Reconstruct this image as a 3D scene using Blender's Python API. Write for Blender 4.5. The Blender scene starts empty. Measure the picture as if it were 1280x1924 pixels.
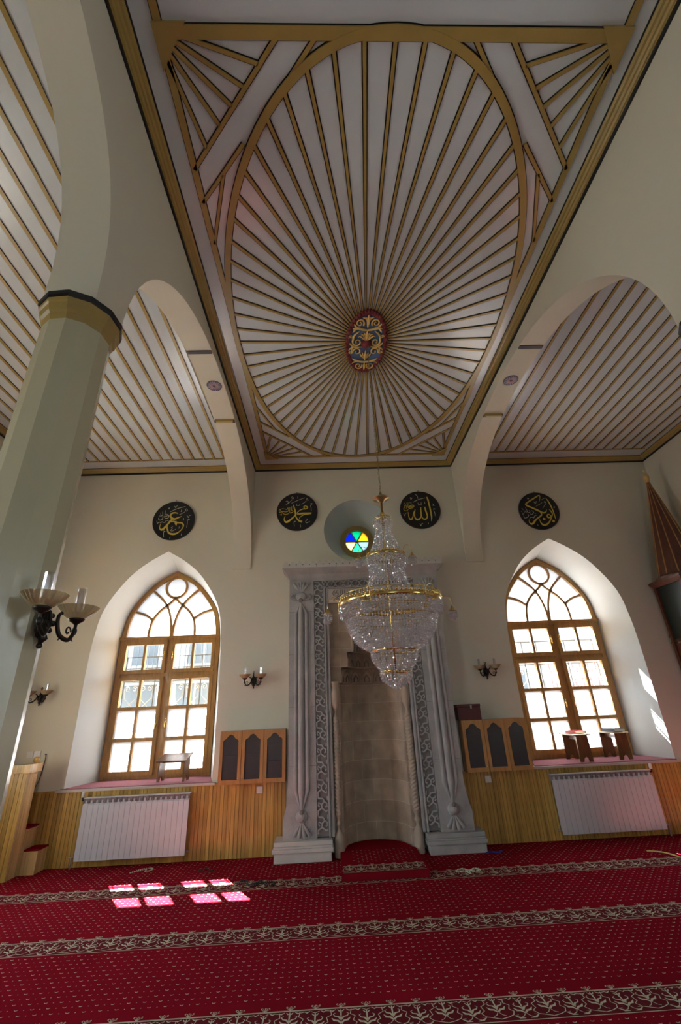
import bpy, math, random, json
from math import sin, cos, pi, sqrt, hypot, atan2
from mathutils import Vector, Matrix
from mathutils.geometry import tessellate_polygon

random.seed(7)
SC = bpy.context.scene
COL = SC.collection

# ------------------------------------------------------------------ camera
cam_d = bpy.data.cameras.new('camera')
cam_d.sensor_fit = 'HORIZONTAL'
cam_d.sensor_width = 24.0
cam_d.lens = 816.78 * 24.0 / 1280.0
cam_d.clip_start = 0.05
cam = bpy.data.objects.new('camera', cam_d)
COL.objects.link(cam)
R_ = Vector((0.99898991, -0.01977747, -0.04034868))
F_ = Vector((0.03461628, 0.91124789, 0.41040102))
U_ = Vector((0.02865095, -0.4113832, 0.91101207))
m = Matrix(((R_.x, U_.x, -F_.x, 0), (R_.y, U_.y, -F_.y, 0), (R_.z, U_.z, -F_.z, 1.5946), (0, 0, 0, 1)))
cam.matrix_world = m
SC.camera = cam

# ------------------------------------------------------------------ world, sun, exposure
SKY = 4.3
SUN = 60.0
SC.view_settings.view_transform = 'Standard'
SC.view_settings.look = 'None'
SC.view_settings.exposure = 1.88
SC.view_settings.gamma = 1.0
SC.view_settings.use_curve_mapping = False
cy = SC.cycles
cy.use_denoising = True
cy.max_bounces = 7
cy.diffuse_bounces = 5
cy.glossy_bounces = 4
cy.transmission_bounces = 5
cy.transparent_max_bounces = 48
cy.sample_clamp_indirect = 12.0
cy.caustics_reflective = False
cy.caustics_refractive = False

wd = bpy.data.worlds.new('sky')
SC.world = wd
wd.use_nodes = True
nt = wd.node_tree
nt.nodes.clear()
o_ = nt.nodes.new('ShaderNodeOutputWorld')
bg = nt.nodes.new('ShaderNodeBackground')
tc = nt.nodes.new('ShaderNodeTexCoord')
sp = nt.nodes.new('ShaderNodeSeparateXYZ')
rp = nt.nodes.new('ShaderNodeValToRGB')
mp = nt.nodes.new('ShaderNodeMapRange')
mp.inputs['From Min'].default_value = -1
nt.links.new(tc.outputs['Generated'], sp.inputs[0])
nt.links.new(sp.outputs['Z'], mp.inputs['Value'])
nt.links.new(mp.outputs[0], rp.inputs[0])
el = rp.color_ramp.elements
el[0].position = 0.0; el[0].color = (0.46, 0.49, 0.50, 1)
el[1].position = 1.0; el[1].color = (0.42, 0.58, 0.88, 1)
e = el.new(0.47); e.color = (0.50, 0.54, 0.56, 1)
e = el.new(0.52); e.color = (0.84, 0.93, 1.03, 1)
nt.links.new(rp.outputs[0], bg.inputs[0])
bg.inputs[1].default_value = SKY
nt.links.new(bg.outputs[0], o_.inputs[0])

sun_d = bpy.data.lights.new('sun', 'SUN')
sun_d.energy = SUN
sun_d.angle = 0.009
sun_d.color = (1.0, 0.97, 0.94)
sun = bpy.data.objects.new('sun', sun_d)
COL.objects.link(sun)
sdir = Vector((0.42, -0.742, -1.0)).normalized()
sun.rotation_euler = sdir.to_track_quat('-Z', 'Y').to_euler()
sun.location = (-6, 14, 16)

# ------------------------------------------------------------------ room numbers (metres)
YW = 6.5            # qibla wall face
YB = -5.5           # rear wall face
XL, XR = -4.59, 5.606
AL0, AL1 = -1.45, -1.176      # left arcade wall
AR0, AR1 = 2.192, 2.466       # right arcade wall
ZC = 5.40
CX = 0.508
WIN = dict(w1=(-2.47, 0.0, 1.0), w2=(3.58, 0.02, 1.035))

def portal(name, loc, rot, sx, sz):
    d = bpy.data.lights.new(name, 'AREA')
    d.shape = 'RECTANGLE'; d.size = sx; d.size_y = sz
    d.cycles.is_portal = True
    o = bpy.data.objects.new(name, d); COL.objects.link(o)
    o.location = loc; o.rotation_euler = rot
portal('window_portal', (-2.48, 7.35, 2.28), (-pi/2, 0, 0), 1.7, 3.1)
portal('window_portal', (3.6, 7.35, 2.3), (-pi/2, 0, 0), 1.7, 3.1)
SIDE = [(4.2,), (0.4,)]
for (yy,) in SIDE:
    portal('window_portal', (XL-.85, yy, 2.28), (pi/2, 0, -pi/2), 1.7, 3.1)

portal('window_portal', (XR+.85, -0.6, 2.28), (pi/2, 0, pi/2), 1.7, 3.1)
for xx in (.5,):
    portal('window_portal', (xx, YB-.85, 2.28), (pi/2, 0, 0), 1.7, 3.1)

# ------------------------------------------------------------------ materials
MATS = {}
def nodes_of(mt):
    return mt.node_tree.nodes, mt.node_tree.links
def mat(name, col, rough=0.5, metal=0.0, bump=0.0, bscale=40.0, var=0.0, vscale=3.0, coat=0.0, spec=None, emis=None, sheen=0.0):
    mt = bpy.data.materials.new(name); mt.use_nodes = True
    N, L = nodes_of(mt)
    b = N['Principled BSDF']
    b.inputs['Base Color'].default_value = (*col, 1)
    b.inputs['Roughness'].default_value = rough
    b.inputs['Metallic'].default_value = metal
    if coat: b.inputs['Coat Weight'].default_value = coat; b.inputs['Coat Roughness'].default_value = 0.12
    if spec is not None: b.inputs['Specular IOR Level'].default_value = spec
    if sheen: b.inputs['Sheen Weight'].default_value = sheen
    tcn = N.new('ShaderNodeTexCoord')
    if var:
        nz = N.new('ShaderNodeTexNoise'); nz.inputs['Scale'].default_value = vscale; nz.inputs['Detail'].default_value = 5
        mx = N.new('ShaderNodeMix'); mx.data_type = 'RGBA'
        mx.inputs[6].default_value = (*[c*(1-var) for c in col], 1)
        mx.inputs[7].default_value = (*[min(1, c*(1+var)) for c in col], 1)
        L.new(tcn.outputs['Object'], nz.inputs['Vector']); L.new(nz.outputs['Fac'], mx.inputs[0]); L.new(mx.outputs[2], b.inputs['Base Color'])
    if bump:
        nb = N.new('ShaderNodeTexNoise'); nb.inputs['Scale'].default_value = bscale; nb.inputs['Detail'].default_value = 4
        bp = N.new('ShaderNodeBump'); bp.inputs['Strength'].default_value = bump; bp.inputs['Distance'].default_value = 0.01
        L.new(tcn.outputs['Object'], nb.inputs['Vector']); L.new(nb.outputs['Fac'], bp.inputs['Height']); L.new(bp.outputs[0], b.inputs['Normal'])
    MATS[name] = mt
    return mt
def wood(name, c1, c2, rough=0.35, pitch=None, axis='X', scale=(18, 18, 1.2), coat=0.15):
    mt = bpy.data.materials.new(name); mt.use_nodes = True
    N, L = nodes_of(mt); b = N['Principled BSDF']
    b.inputs['Roughness'].default_value = rough; b.inputs['Coat Weight'].default_value = coat
    t = N.new('ShaderNodeTexCoord'); mpn = N.new('ShaderNodeMapping'); mpn.inputs['Scale'].default_value = scale
    nz = N.new('ShaderNodeTexNoise'); nz.inputs['Scale'].default_value = 1.6; nz.inputs['Detail'].default_value = 8; nz.inputs['Distortion'].default_value = 1.2
    mx = N.new('ShaderNodeMix'); mx.data_type = 'RGBA'; mx.inputs[6].default_value = (*c1, 1); mx.inputs[7].default_value = (*c2, 1)
    rmp = N.new('ShaderNodeMapRange'); rmp.inputs['From Min'].default_value = 0.3; rmp.inputs['From Max'].default_value = 0.7
    L.new(t.outputs['Object'], mpn.inputs['Vector']); L.new(mpn.outputs[0], nz.inputs['Vector']); L.new(nz.outputs['Fac'], rmp.inputs['Value']); L.new(rmp.outputs[0], mx.inputs[0])
    out = mx.outputs[2]
    if pitch:
        s = N.new('ShaderNodeSeparateXYZ'); L.new(t.outputs['Object'], s.inputs[0])
        d = N.new('ShaderNodeMath'); d.operation = 'DIVIDE'; d.inputs[1].default_value = pitch
        ad = N.new('ShaderNodeMath'); ad.operation = 'ADD'; L.new(s.outputs['X'], ad.inputs[0]); L.new(s.outputs['Y'], ad.inputs[1]); L.new(ad.outputs[0], d.inputs[0])
        f = N.new('ShaderNodeMath'); f.operation = 'FLOOR'; L.new(d.outputs[0], f.inputs[0])
        wn = N.new('ShaderNodeTexWhiteNoise'); wn.noise_dimensions = '1D'; L.new(f.outputs[0], wn.inputs['W'])
        r2 = N.new('ShaderNodeMapRange'); r2.inputs['To Min'].default_value = 0.72; r2.inputs['To Max'].default_value = 1.12; L.new(wn.outputs['Value'], r2.inputs['Value'])
        vm = N.new('ShaderNodeVectorMath'); vm.operation = 'SCALE'; L.new(out, vm.inputs[0]); L.new(r2.outputs[0], vm.inputs['Scale']); out = vm.outputs[0]
    L.new(out, b.inputs['Base Color'])
    MATS[name] = mt
    return mt

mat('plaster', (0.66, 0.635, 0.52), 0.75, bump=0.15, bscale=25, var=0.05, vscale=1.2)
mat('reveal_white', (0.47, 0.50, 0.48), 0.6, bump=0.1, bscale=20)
mat('ceiling_paint', (0.58, 0.65, 0.69), 0.20, var=0.05, vscale=2.0, bump=0.25, bscale=3.0)
mat('column_paint', (0.51, 0.48, 0.325), 0.25, var=0.06, vscale=2.0, bump=0.2, bscale=14)
mat('gold_paint', (0.37, 0.265, 0.08), 0.3, var=0.12, vscale=8)
mat('black_paint', (0.008, 0.008, 0.01), 0.3)
mat('gilt', (0.72, 0.52, 0.17), 0.4, metal=0.2)
mat('medallion_blue', (0.08, 0.16, 0.33), 0.5)
mat('medallion_red', (0.16, 0.012, 0.018), 0.45, var=0.3, vscale=30)
mat('medallion_purple', (0.06, 0.025, 0.05), 0.6)
mat('sticker_violet', (0.035, 0.018, 0.06), 0.5)
mat('sticker_pale', (0.42, 0.36, 0.42), 0.5)
mat('sticker_pink', (0.45, 0.16, 0.2), 0.5)
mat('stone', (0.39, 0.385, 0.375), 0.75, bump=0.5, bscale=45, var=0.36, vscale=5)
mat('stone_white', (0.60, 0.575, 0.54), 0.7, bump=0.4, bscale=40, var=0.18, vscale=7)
mat('stone_dark', (0.215, 0.20, 0.185), 0.8, bump=0.4, bscale=45, var=0.2, vscale=9)
mat('rope_stone', (0.45, 0.37, 0.29), 0.75, bump=0.3, bscale=60, var=0.15, vscale=6)
mat('brass', (0.78, 0.56, 0.20), 0.2, metal=1.0)
mat('brass_dull', (0.38, 0.30, 0.14), 0.35, metal=0.9)
mat('bronze', (0.035, 0.028, 0.022), 0.35, metal=0.6)
mat('white_enamel', (0.56, 0.60, 0.65), 0.3)
mat('radiator_grey', (0.33, 0.30, 0.31), 0.4)
mat('chrome', (0.75, 0.75, 0.75), 0.15, metal=1.0)
mat('plastic_white', (0.72, 0.70, 0.68), 0.4)
mat('plastic_black', (0.015, 0.015, 0.015), 0.4)
mat('carpet_red', (0.235, 0.009, 0.018), 0.95, bump=0.6, bscale=220, var=0.22, vscale=1.6, spec=0.0)  # broad noise paints the shading of brushed pile into the red
mat('carpet_dark', (0.13, 0.006, 0.012), 0.95, bump=0.6, bscale=220, var=0.15, vscale=4, spec=0.1)
mat('carpet_cream', (0.56, 0.50, 0.36), 0.95, spec=0.1)
mat('carpet_pink', (0.50, 0.17, 0.17), 0.95, spec=0.1)
mat('sill_carpet', (0.36, 0.15, 0.18), 0.95, bump=0.5, bscale=120, var=0.25, vscale=30, spec=0.1)
wood('pine', (0.40, 0.235, 0.05), (0.60, 0.39, 0.105), 0.35, pitch=0.048)
wood('pine_lit', (0.60, 0.40, 0.16), (0.74, 0.54, 0.27), 0.4, pitch=0.05)  # pine made paler as if lit, for the bright side of the stair box
wood('window_wood', (0.36, 0.19, 0.05), (0.50, 0.28, 0.085), 0.35, scale=(14, 14, 3))
wood('cabinet_wood', (0.36, 0.17, 0.05), (0.48, 0.25, 0.08), 0.4)
wood('stand_wood', (0.10, 0.04, 0.015), (0.22, 0.10, 0.035), 0.35, scale=(12, 12, 2))
wood('stand_top', (0.42, 0.32, 0.2), (0.55, 0.43, 0.3), 0.35, scale=(3, 20, 12))
wood('minbar_wood', (0.07, 0.022, 0.012), (0.13, 0.045, 0.022), 0.45, scale=(10, 10, 3))
mat('minbar_green', (0.006, 0.015, 0.011), 0.4, var=0.6, vscale=60)
mat('box_red', (0.075, 0.008, 0.008), 0.4, var=0.3, vscale=20)
mat('book_red', (0.5, 0.03, 0.03), 0.5)
mat('book_navy', (0.02, 0.025, 0.05), 0.45)
mat('paper', (0.75, 0.72, 0.65), 0.7)
mat('plaque_stone', (0.52, 0.45, 0.40), 0.5, var=0.08, vscale=6)
mat('disc_black', (0.008, 0.008, 0.009), 0.3)
mat('letter_gold', (0.66, 0.50, 0.07), 0.45)
mat('letter_pale', (0.56, 0.54, 0.42), 0.5)
mat('grille_iron', (0.30, 0.31, 0.32), 0.5)
mat('grille_dark', (0.03, 0.035, 0.04), 0.5)
mat('facade', (0.18, 0.175, 0.17), 0.85, var=0.1, vscale=1.0)
mat('shop_wall', (0.12, 0.12, 0.12), 0.8, var=0.05)
mat('facade_window', (0.03, 0.035, 0.04), 0.3)
mat('facade_trim', (0.26, 0.26, 0.26), 0.7)
mat('sign_red', (0.5, 0.06, 0.05), 0.5)
mat('sign_yellow', (0.4, 0.35, 0.12), 0.5)
mat('pavement', (0.2, 0.19, 0.175), 0.9, var=0.1)
mat('grey_felt', (0.10, 0.10, 0.11), 0.8)
mat('bead_dark', (0.012, 0.008, 0.008), 0.3)
mat('bead_pale', (0.6, 0.62, 0.45), 0.4)
mat('blue_cloth', (0.03, 0.03, 0.28), 0.7)
mat('yellow_slip', (0.72, 0.62, 0.18), 0.6)

# brown coursed stone for the niche
def niche_stone():
    mt = bpy.data.materials.new('niche_stone'); mt.use_nodes = True
    N, L = nodes_of(mt); b = N['Principled BSDF']; b.inputs['Roughness'].default_value = 0.85
    t = N.new('ShaderNodeTexCoord'); s = N.new('ShaderNodeSeparateXYZ'); c = N.new('ShaderNodeCombineXYZ')
    ad = N.new('ShaderNodeMath'); ad.operation = 'ADD'
    L.new(t.outputs['Object'], s.inputs[0]); L.new(s.outputs['X'], ad.inputs[0]); L.new(s.outputs['Y'], ad.inputs[1])
    L.new(ad.outputs[0], c.inputs[0]); L.new(s.outputs['Z'], c.inputs[1])
    br = N.new('ShaderNodeTexBrick'); br.inputs['Scale'].default_value = 1.0; br.inputs['Brick Width'].default_value = 0.34; br.inputs['Row Height'].default_value = 0.235
    br.inputs['Mortar Size'].default_value = 0.004; br.inputs['Mortar Smooth'].default_value = 0.6
    br.inputs['Color1'].default_value = (0.38, 0.30, 0.225, 1); br.inputs['Color2'].default_value = (0.46, 0.38, 0.29, 1); br.inputs['Mortar'].default_value = (0.56, 0.49, 0.41, 1)
    L.new(c.outputs[0], br.inputs['Vector'])
    nz = N.new('ShaderNodeTexNoise'); nz.inputs['Scale'].default_value = 6; nz.inputs['Detail'].default_value = 7; L.new(t.outputs['Object'], nz.inputs['Vector'])
    r2 = N.new('ShaderNodeMapRange'); r2.inputs['To Min'].default_value = 0.55; r2.inputs['To Max'].default_value = 1.45; L.new(nz.outputs['Fac'], r2.inputs['Value'])
    vm = N.new('ShaderNodeVectorMath'); vm.operation = 'SCALE'; L.new(br.outputs['Color'], vm.inputs[0]); L.new(r2.outputs[0], vm.inputs['Scale'])
    L.new(vm.outputs[0], b.inputs['Base Color'])
    n3 = N.new('ShaderNodeTexNoise'); n3.inputs['Scale'].default_value = 60; n3.inputs['Detail'].default_value = 4; L.new(t.outputs['Object'], n3.inputs['Vector'])
    bp = N.new('ShaderNodeBump'); bp.inputs['Strength'].default_value = 0.6; bp.inputs['Distance'].default_value = 0.01
    L.new(n3.outputs['Fac'], bp.inputs['Height']); L.new(bp.outputs[0], b.inputs['Normal'])
    MATS['niche_stone'] = mt
niche_stone()

def mixmat(name, parts):
    """parts: list of (kind, colour, rough, factor) folded left to right"""
    mt = bpy.data.materials.new(name); mt.use_nodes = True
    N, L = nodes_of(mt); N.clear(); out = N.new('ShaderNodeOutputMaterial'); prev = None
    for kind, colr, rough, fac in parts:
        n = N.new('ShaderNodeBsdf' + kind); n.inputs['Color'].default_value = (*colr, 1)
        if 'Roughness' in n.inputs and rough is not None: n.inputs['Roughness'].default_value = rough
        if prev is None: prev = n.outputs[0]
        else:
            mx = N.new('ShaderNodeMixShader'); mx.inputs[0].default_value = fac
            L.new(prev, mx.inputs[1]); L.new(n.outputs[0], mx.inputs[2]); prev = mx.outputs[0]
    L.new(prev, out.inputs[0]); MATS[name] = mt
mixmat('clear_glass', [('Transparent', (.96, .98, .97), None, 0), ('Glossy', (1, 1, 1), .02, .06)])
mixmat('frosted_glass', [('Translucent', (.50, .505, .51), None, 0), ('Diffuse', (.4, .4, .4), None, .12), ('Glossy', (1, 1, 1), .2, .04)])
mixmat('fan_glass', [('Translucent', (.50, .505, .51), None, 0), ('Diffuse', (.4, .4, .4), None, .1)])
mixmat('cabinet_glass', [('Transparent', (.45, .45, .47), None, 0), ('Diffuse', (.13, .13, .14), None, .45), ('Glossy', (1, 1, 1), .15, .06)])
mixmat('crystal', [('Transparent', (.95, .95, .97), None, 0), ('Glossy', (1, 1, 1), .04, .50), ('Translucent', (.98, .97, .99), None, .24), ('Diffuse', (.95, .94, .95), None, .20)])
mixmat('amber_glass', [('Transparent', (.95, .90, .78), None, 0), ('Glossy', (1, .97, .9), .08, .35), ('Translucent', (.86, .78, .60), None, .42)])
mixmat('alabaster', [('Translucent', (.62, .50, .33), None, 0), ('Diffuse', (.60, .48, .31), None, .5)])
mixmat('tube_glass', [('Transparent', (.93, .93, .95), None, 0), ('Glossy', (1, 1, 1), .05, .22)])
for nm, c in dict(stain_green=(.12, .85, .45), stain_blue=(.03, .10, .85), stain_amber=(.95, .62, .10), stain_pale_amber=(.98, .85, .50), stain_pale_blue=(.45, .62, .98), stain_teal=(.03, .62, .42)).items():
    c = tuple(q*.62 for q in c); mixmat(nm, [('Translucent', c, None, 0), ('Transparent', c, None, .3)])

# ------------------------------------------------------------------ mesh helpers
def tag(o, label=None, cat=None, group=None, kind=None):
    if label: o['label'] = label
    if cat: o['category'] = cat
    if group: o['group'] = group
    if kind: o['kind'] = kind
    return o
def thing(name, label, cat, loc=(0, 0, 0), rz=0.0, group=None, kind=None):
    o = bpy.data.objects.new(name, None); COL.objects.link(o)
    o.empty_display_size = 0.1
    o.location = loc; o.rotation_euler = (0, 0, rz)
    return tag(o, label, cat, group, kind)
def catmull(P, k=4, closed=False):
    out = []; n = len(P)
    rng = range(n if closed else n-1)
    for i in rng:
        if closed: p0, p1, p2, p3 = P[(i-1) % n], P[i], P[(i+1) % n], P[(i+2) % n]
        else: p0, p1, p2, p3 = P[max(i-1, 0)], P[i], P[i+1], P[min(i+2, n-1)]
        for j in range(k):
            t = j/k
            out.append(tuple(0.5*((2*b)+(-a+c)*t+(2*a-5*b+4*c-d)*t*t+(-a+3*b-3*c+d)*t**3) for a, b, c, d in zip(p0, p1, p2, p3)))
    if not closed: out.append(tuple(P[-1]))
    return out
class MB:
    def __init__(s): s.v = []; s.f = []; s.m = []; s.off = Vector((0, 0, 0))
    def add(s, vs, fs, mi=0):
        b = len(s.v); s.v += [tuple(v) for v in vs]
        for i, f in enumerate(fs):
            s.f.append(tuple(b+k for k in f)); s.m.append(mi[i] if isinstance(mi, (list, tuple)) else mi)
        return s
    def box(s, a, b, mi=0):
        x0, y0, z0 = a; x1, y1, z1 = b
        v = [(x0,y0,z0),(x1,y0,z0),(x1,y1,z0),(x0,y1,z0),(x0,y0,z1),(x1,y0,z1),(x1,y1,z1),(x0,y1,z1)]
        return s.add(v, [(0,3,2,1),(4,5,6,7),(0,1,5,4),(1,2,6,5),(2,3,7,6),(3,0,4,7)], mi)
    def hexa(s, lo, hi, mi=0):
        """lo / hi: four points each, ring order"""
        return s.add(list(lo)+list(hi), [(0,3,2,1),(4,5,6,7),(0,1,5,4),(1,2,6,5),(2,3,7,6),(3,0,4,7)], mi)
    def prism(s, poly, f0, f1, mi=0):
        """poly 2d list, f0/f1 map (a,b)->xyz for both ends"""
        n = len(poly); A = [f0(*p) for p in poly]; B = [f1(*p) for p in poly]
        tris = tessellate_polygon([[Vector((p[0], p[1], 0)) for p in poly]])
        fs = [tuple(t) for t in tris] + [tuple(n+k for k in reversed(t)) for t in tris] + [(i, (i+1) % n, n+(i+1) % n, n+i) for i in range(n)]
        return s.add(A+B, fs, mi)
    def xz(s, poly, y0, y1, mi=0): return s.prism(poly, lambda a, b: (a, y0, b), lambda a, b: (a, y1, b), mi)
    def yz(s, poly, x0, x1, mi=0): return s.prism(poly, lambda a, b: (x0, a, b), lambda a, b: (x1, a, b), mi)
    def xy(s, poly, z0, z1, mi=0): return s.prism(poly, lambda a, b: (a, b, z0), lambda a, b: (a, b, z1), mi)
    def ring(s, A, B, f0, f1, mi=0):
        """solid ring between closed 2d loops A (outer) and B (inner)"""
        n = len(A); V = [f0(*p) for p in A]+[f0(*p) for p in B]+[f1(*p) for p in A]+[f1(*p) for p in B]; F = []
        for i in range(n):
            j = (i+1) % n
            F += [(i, j, n+j, n+i), (2*n+i, 3*n+i, 3*n+j, 2*n+j), (i, 2*n+i, 2*n+j, j), (n+i, n+j, 3*n+j, 3*n+i)]
        return s.add(V, F, mi)
    def path(s, P, w, f0, f1, mi=0, closed=False):
        """flat bar swept along 2d path P, width w (number or per point)"""
        n = len(P); A = []; B = []
        for i in range(n):
            a = P[(i-1) % n] if closed else P[max(i-1, 0)]; b = P[(i+1) % n] if closed else P[min(i+1, n-1)]
            dx, dy = b[0]-a[0], b[1]-a[1]; l = hypot(dx, dy) or 1
            ww = w[i] if isinstance(w, (list, tuple)) else w
            nx, ny = -dy/l*ww/2, dx/l*ww/2
            A.append((P[i][0]+nx, P[i][1]+ny)); B.append((P[i][0]-nx, P[i][1]-ny))
        V = [f0(*p) for p in A]+[f0(*p) for p in B]+[f1(*p) for p in A]+[f1(*p) for p in B]; F = []
        for i in range(n if closed else n-1):
            j = (i+1) % n
            F += [(i, j, n+j, n+i), (2*n+i, 3*n+i, 3*n+j, 2*n+j), (i, 2*n+i, 2*n+j, j), (n+i, n+j, 3*n+j, 3*n+i)]
        if not closed:
            F += [(0, n, 3*n, 2*n), (n-1, 3*n-1, 4*n-1, 2*n-1)]
            F[-1] = (n-1, 2*n-1, 4*n-1, 3*n-1)
        return s.add(V, F, mi)
    def flat(s, P, w, f, mi=0):
        n = len(P); A = []; B = []
        for i in range(n):
            a = P[max(i-1, 0)]; b = P[min(i+1, n-1)]; dx, dy = b[0]-a[0], b[1]-a[1]; l = hypot(dx, dy) or 1
            ww = w[i] if isinstance(w, (list, tuple)) else w; nx, ny = -dy/l*ww/2, dx/l*ww/2
            A.append((P[i][0]+nx, P[i][1]+ny)); B.append((P[i][0]-nx, P[i][1]-ny))
        return s.add([f(*p) for p in A]+[f(*p) for p in B], [(n+i, n+i+1, i+1, i) for i in range(n-1)], mi)
    def tube(s, P, r, seg=8, mi=0, closed=False):
        n = len(P); P = [Vector(p) for p in P]; V = []; F = []; prev = None
        for i in range(n):
            t = (P[(i+1) % n]-P[(i-1) % n]) if closed else (P[min(i+1, n-1)]-P[max(i-1, 0)])
            t.normalize()
            if prev is None: u = t.orthogonal().normalized()
            else:
                u = prev-t*prev.dot(t)
                u = u.normalized() if u.length > 1e-6 else t.orthogonal().normalized()
            prev = u; w = t.cross(u); rr = r[i] if isinstance(r, (list, tuple)) else r
            V += [P[i]+(u*cos(2*pi*k/seg)+w*sin(2*pi*k/seg))*rr for k in range(seg)]
        for i in range(n if closed else n-1):
            j = (i+1) % n
            F += [(i*seg+k, i*seg+(k+1) % seg, j*seg+(k+1) % seg, j*seg+k) for k in range(seg)]
        if not closed: F += [tuple(reversed(range(seg))), tuple((n-1)*seg+k for k in range(seg))]
        return s.add(V, F, mi)
    def lathe(s, prof, c=(0, 0, 0), seg=24, mi=0, ph=0.0, wob=None):
        V = []; F = []; n = len(prof)
        for j, (r, z) in enumerate(prof):
            for k in range(seg):
                a = ph+2*pi*k/seg; rr = max(r, 1e-4)*(1+(wob(j, k) if wob else 0))
                V.append((c[0]+rr*cos(a), c[1]+rr*sin(a), c[2]+z))
        for j in range(n-1):
            F += [(j*seg+k, j*seg+(k+1) % seg, (j+1)*seg+(k+1) % seg, (j+1)*seg+k) for k in range(seg)]
        if tuple(prof[0]) == tuple(prof[-1]): return s.add(V, F, mi)
        if prof[0][0] > 1e-3: F.append(tuple(reversed(range(seg))))
        if prof[-1][0] > 1e-3: F.append(tuple((n-1)*seg+k for k in range(seg)))
        return s.add(V, F, mi)
    def ball(s, c, r, seg=10, rings=6, mi=0, sc=(1, 1, 1)):
        V = [(c[0], c[1], c[2]-r*sc[2])]; F = []
        for j in range(1, rings):
            a = -pi/2+pi*j/rings
            V += [(c[0]+r*sc[0]*cos(a)*cos(2*pi*k/seg), c[1]+r*sc[1]*cos(a)*sin(2*pi*k/seg), c[2]+r*sc[2]*sin(a)) for k in range(seg)]
        V.append((c[0], c[1], c[2]+r*sc[2])); T = len(V)-1
        for k in range(seg):
            F.append((0, 1+(k+1) % seg, 1+k)); F.append((T, T-seg+k, T-seg+(k+1) % seg))
        for j in range(rings-2):
            b = 1+j*seg; F += [(b+k, b+(k+1) % seg, b+seg+(k+1) % seg, b+seg+k) for k in range(seg)]
        return s.add(V, F, mi)
    def bead(s, c, r, h, mi=0, a=0.0):
        x, y, z = c; q = [(x+r*cos(a+k*pi/2), y+r*sin(a+k*pi/2), z) for k in range(4)]
        return s.add(q+[(x, y, z+h), (x, y, z-h)], [(0,1,4),(1,2,4),(2,3,4),(3,0,4),(1,0,5),(2,1,5),(3,2,5),(0,3,5)], mi)
    def rot(s, M):
        s.v = [tuple(M @ Vector(v)) for v in s.v]; return s
    def build(s, name, mats, parent=None, smooth=False, kind=None, local=False, bevel=0.0):
        me = bpy.data.meshes.new(name)
        mats = mats if isinstance(mats, (list, tuple)) else [mats]
        off = Vector((0, 0, 0))
        if parent is not None and not local:
            p = parent
            while p is not None: off += Vector(p.location); p = p.parent
        vs = [(v[0]-off[0], v[1]-off[1], v[2]-off[2]) for v in s.v]
        me.from_pydata(vs, [], s.f); me.validate()
        for k in mats: me.materials.append(MATS[k])
        if len(me.polygons) == len(s.m): me.polygons.foreach_set('material_index', s.m)
        if smooth: me.polygons.foreach_set('use_smooth', [True]*len(me.polygons))
        me.update()
        o = bpy.data.objects.new(name, me); COL.objects.link(o)
        if parent is not None: o.parent = parent
        if kind: o['kind'] = kind
        if bevel:
            b = o.modifiers.new('bevel', 'BEVEL'); b.width = bevel; b.segments = 2; b.limit_method = 'ANGLE'; b.angle_limit = math.radians(50)
        return o
def recalc(o):
    import bmesh
    b = bmesh.new(); b.from_mesh(o.data); bmesh.ops.remove_doubles(b, verts=b.verts, dist=1e-5); bmesh.ops.recalc_face_normals(b, faces=b.faces); b.to_mesh(o.data); b.free(); return o
def smooth_by(o, deg=40):
    me = o.data
    me.polygons.foreach_set('use_smooth', [True]*len(me.polygons))
    me.set_sharp_from_angle(angle=math.radians(deg)); return o
def copy_tree(o, parent=None):
    c = o.copy(); COL.objects.link(c)
    if parent is not None: c.parent = parent
    for ch in list(o.children): copy_tree(ch, c)
    return c

# ================================================================== STRUCTURE
def half_interp(P, k=4): return catmull(P, k)
OUT_H = [(.925, .79), (.925, 1.6), (.925, 2.2), (.905, 2.65), (.83, 3.06), (.57, 3.49), (.30, 3.745), (0, 3.93)]
IN_H = [(.765, .79), (.765, 1.6), (.765, 2.2), (.765, 2.70), (.685, 3.13), (.42, 3.50), (.215, 3.66), (0, 3.775)]
INF_H = [(.70, .79), (.70, 1.6), (.70, 2.2), (.70, 2.70), (.625, 3.11), (.375, 3.455), (.19, 3.605), (0, 3.705)]
def full_loop(H, sx=1.0, cx=0.0, dz=0.0, k=4):
    h = half_interp(H, k)
    r = [(x, z) for x, z in h]
    l = [(-x, z) for x, z in reversed(h[:-1])]
    return [(cx+x*sx, z+dz if z > .8 else z) for x, z in r+l]
def circ(cx, cz, r, n=48): return [(cx+r*cos(2*pi*k/n), cz+r*sin(2*pi*k/n)) for k in range(n)]
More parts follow.
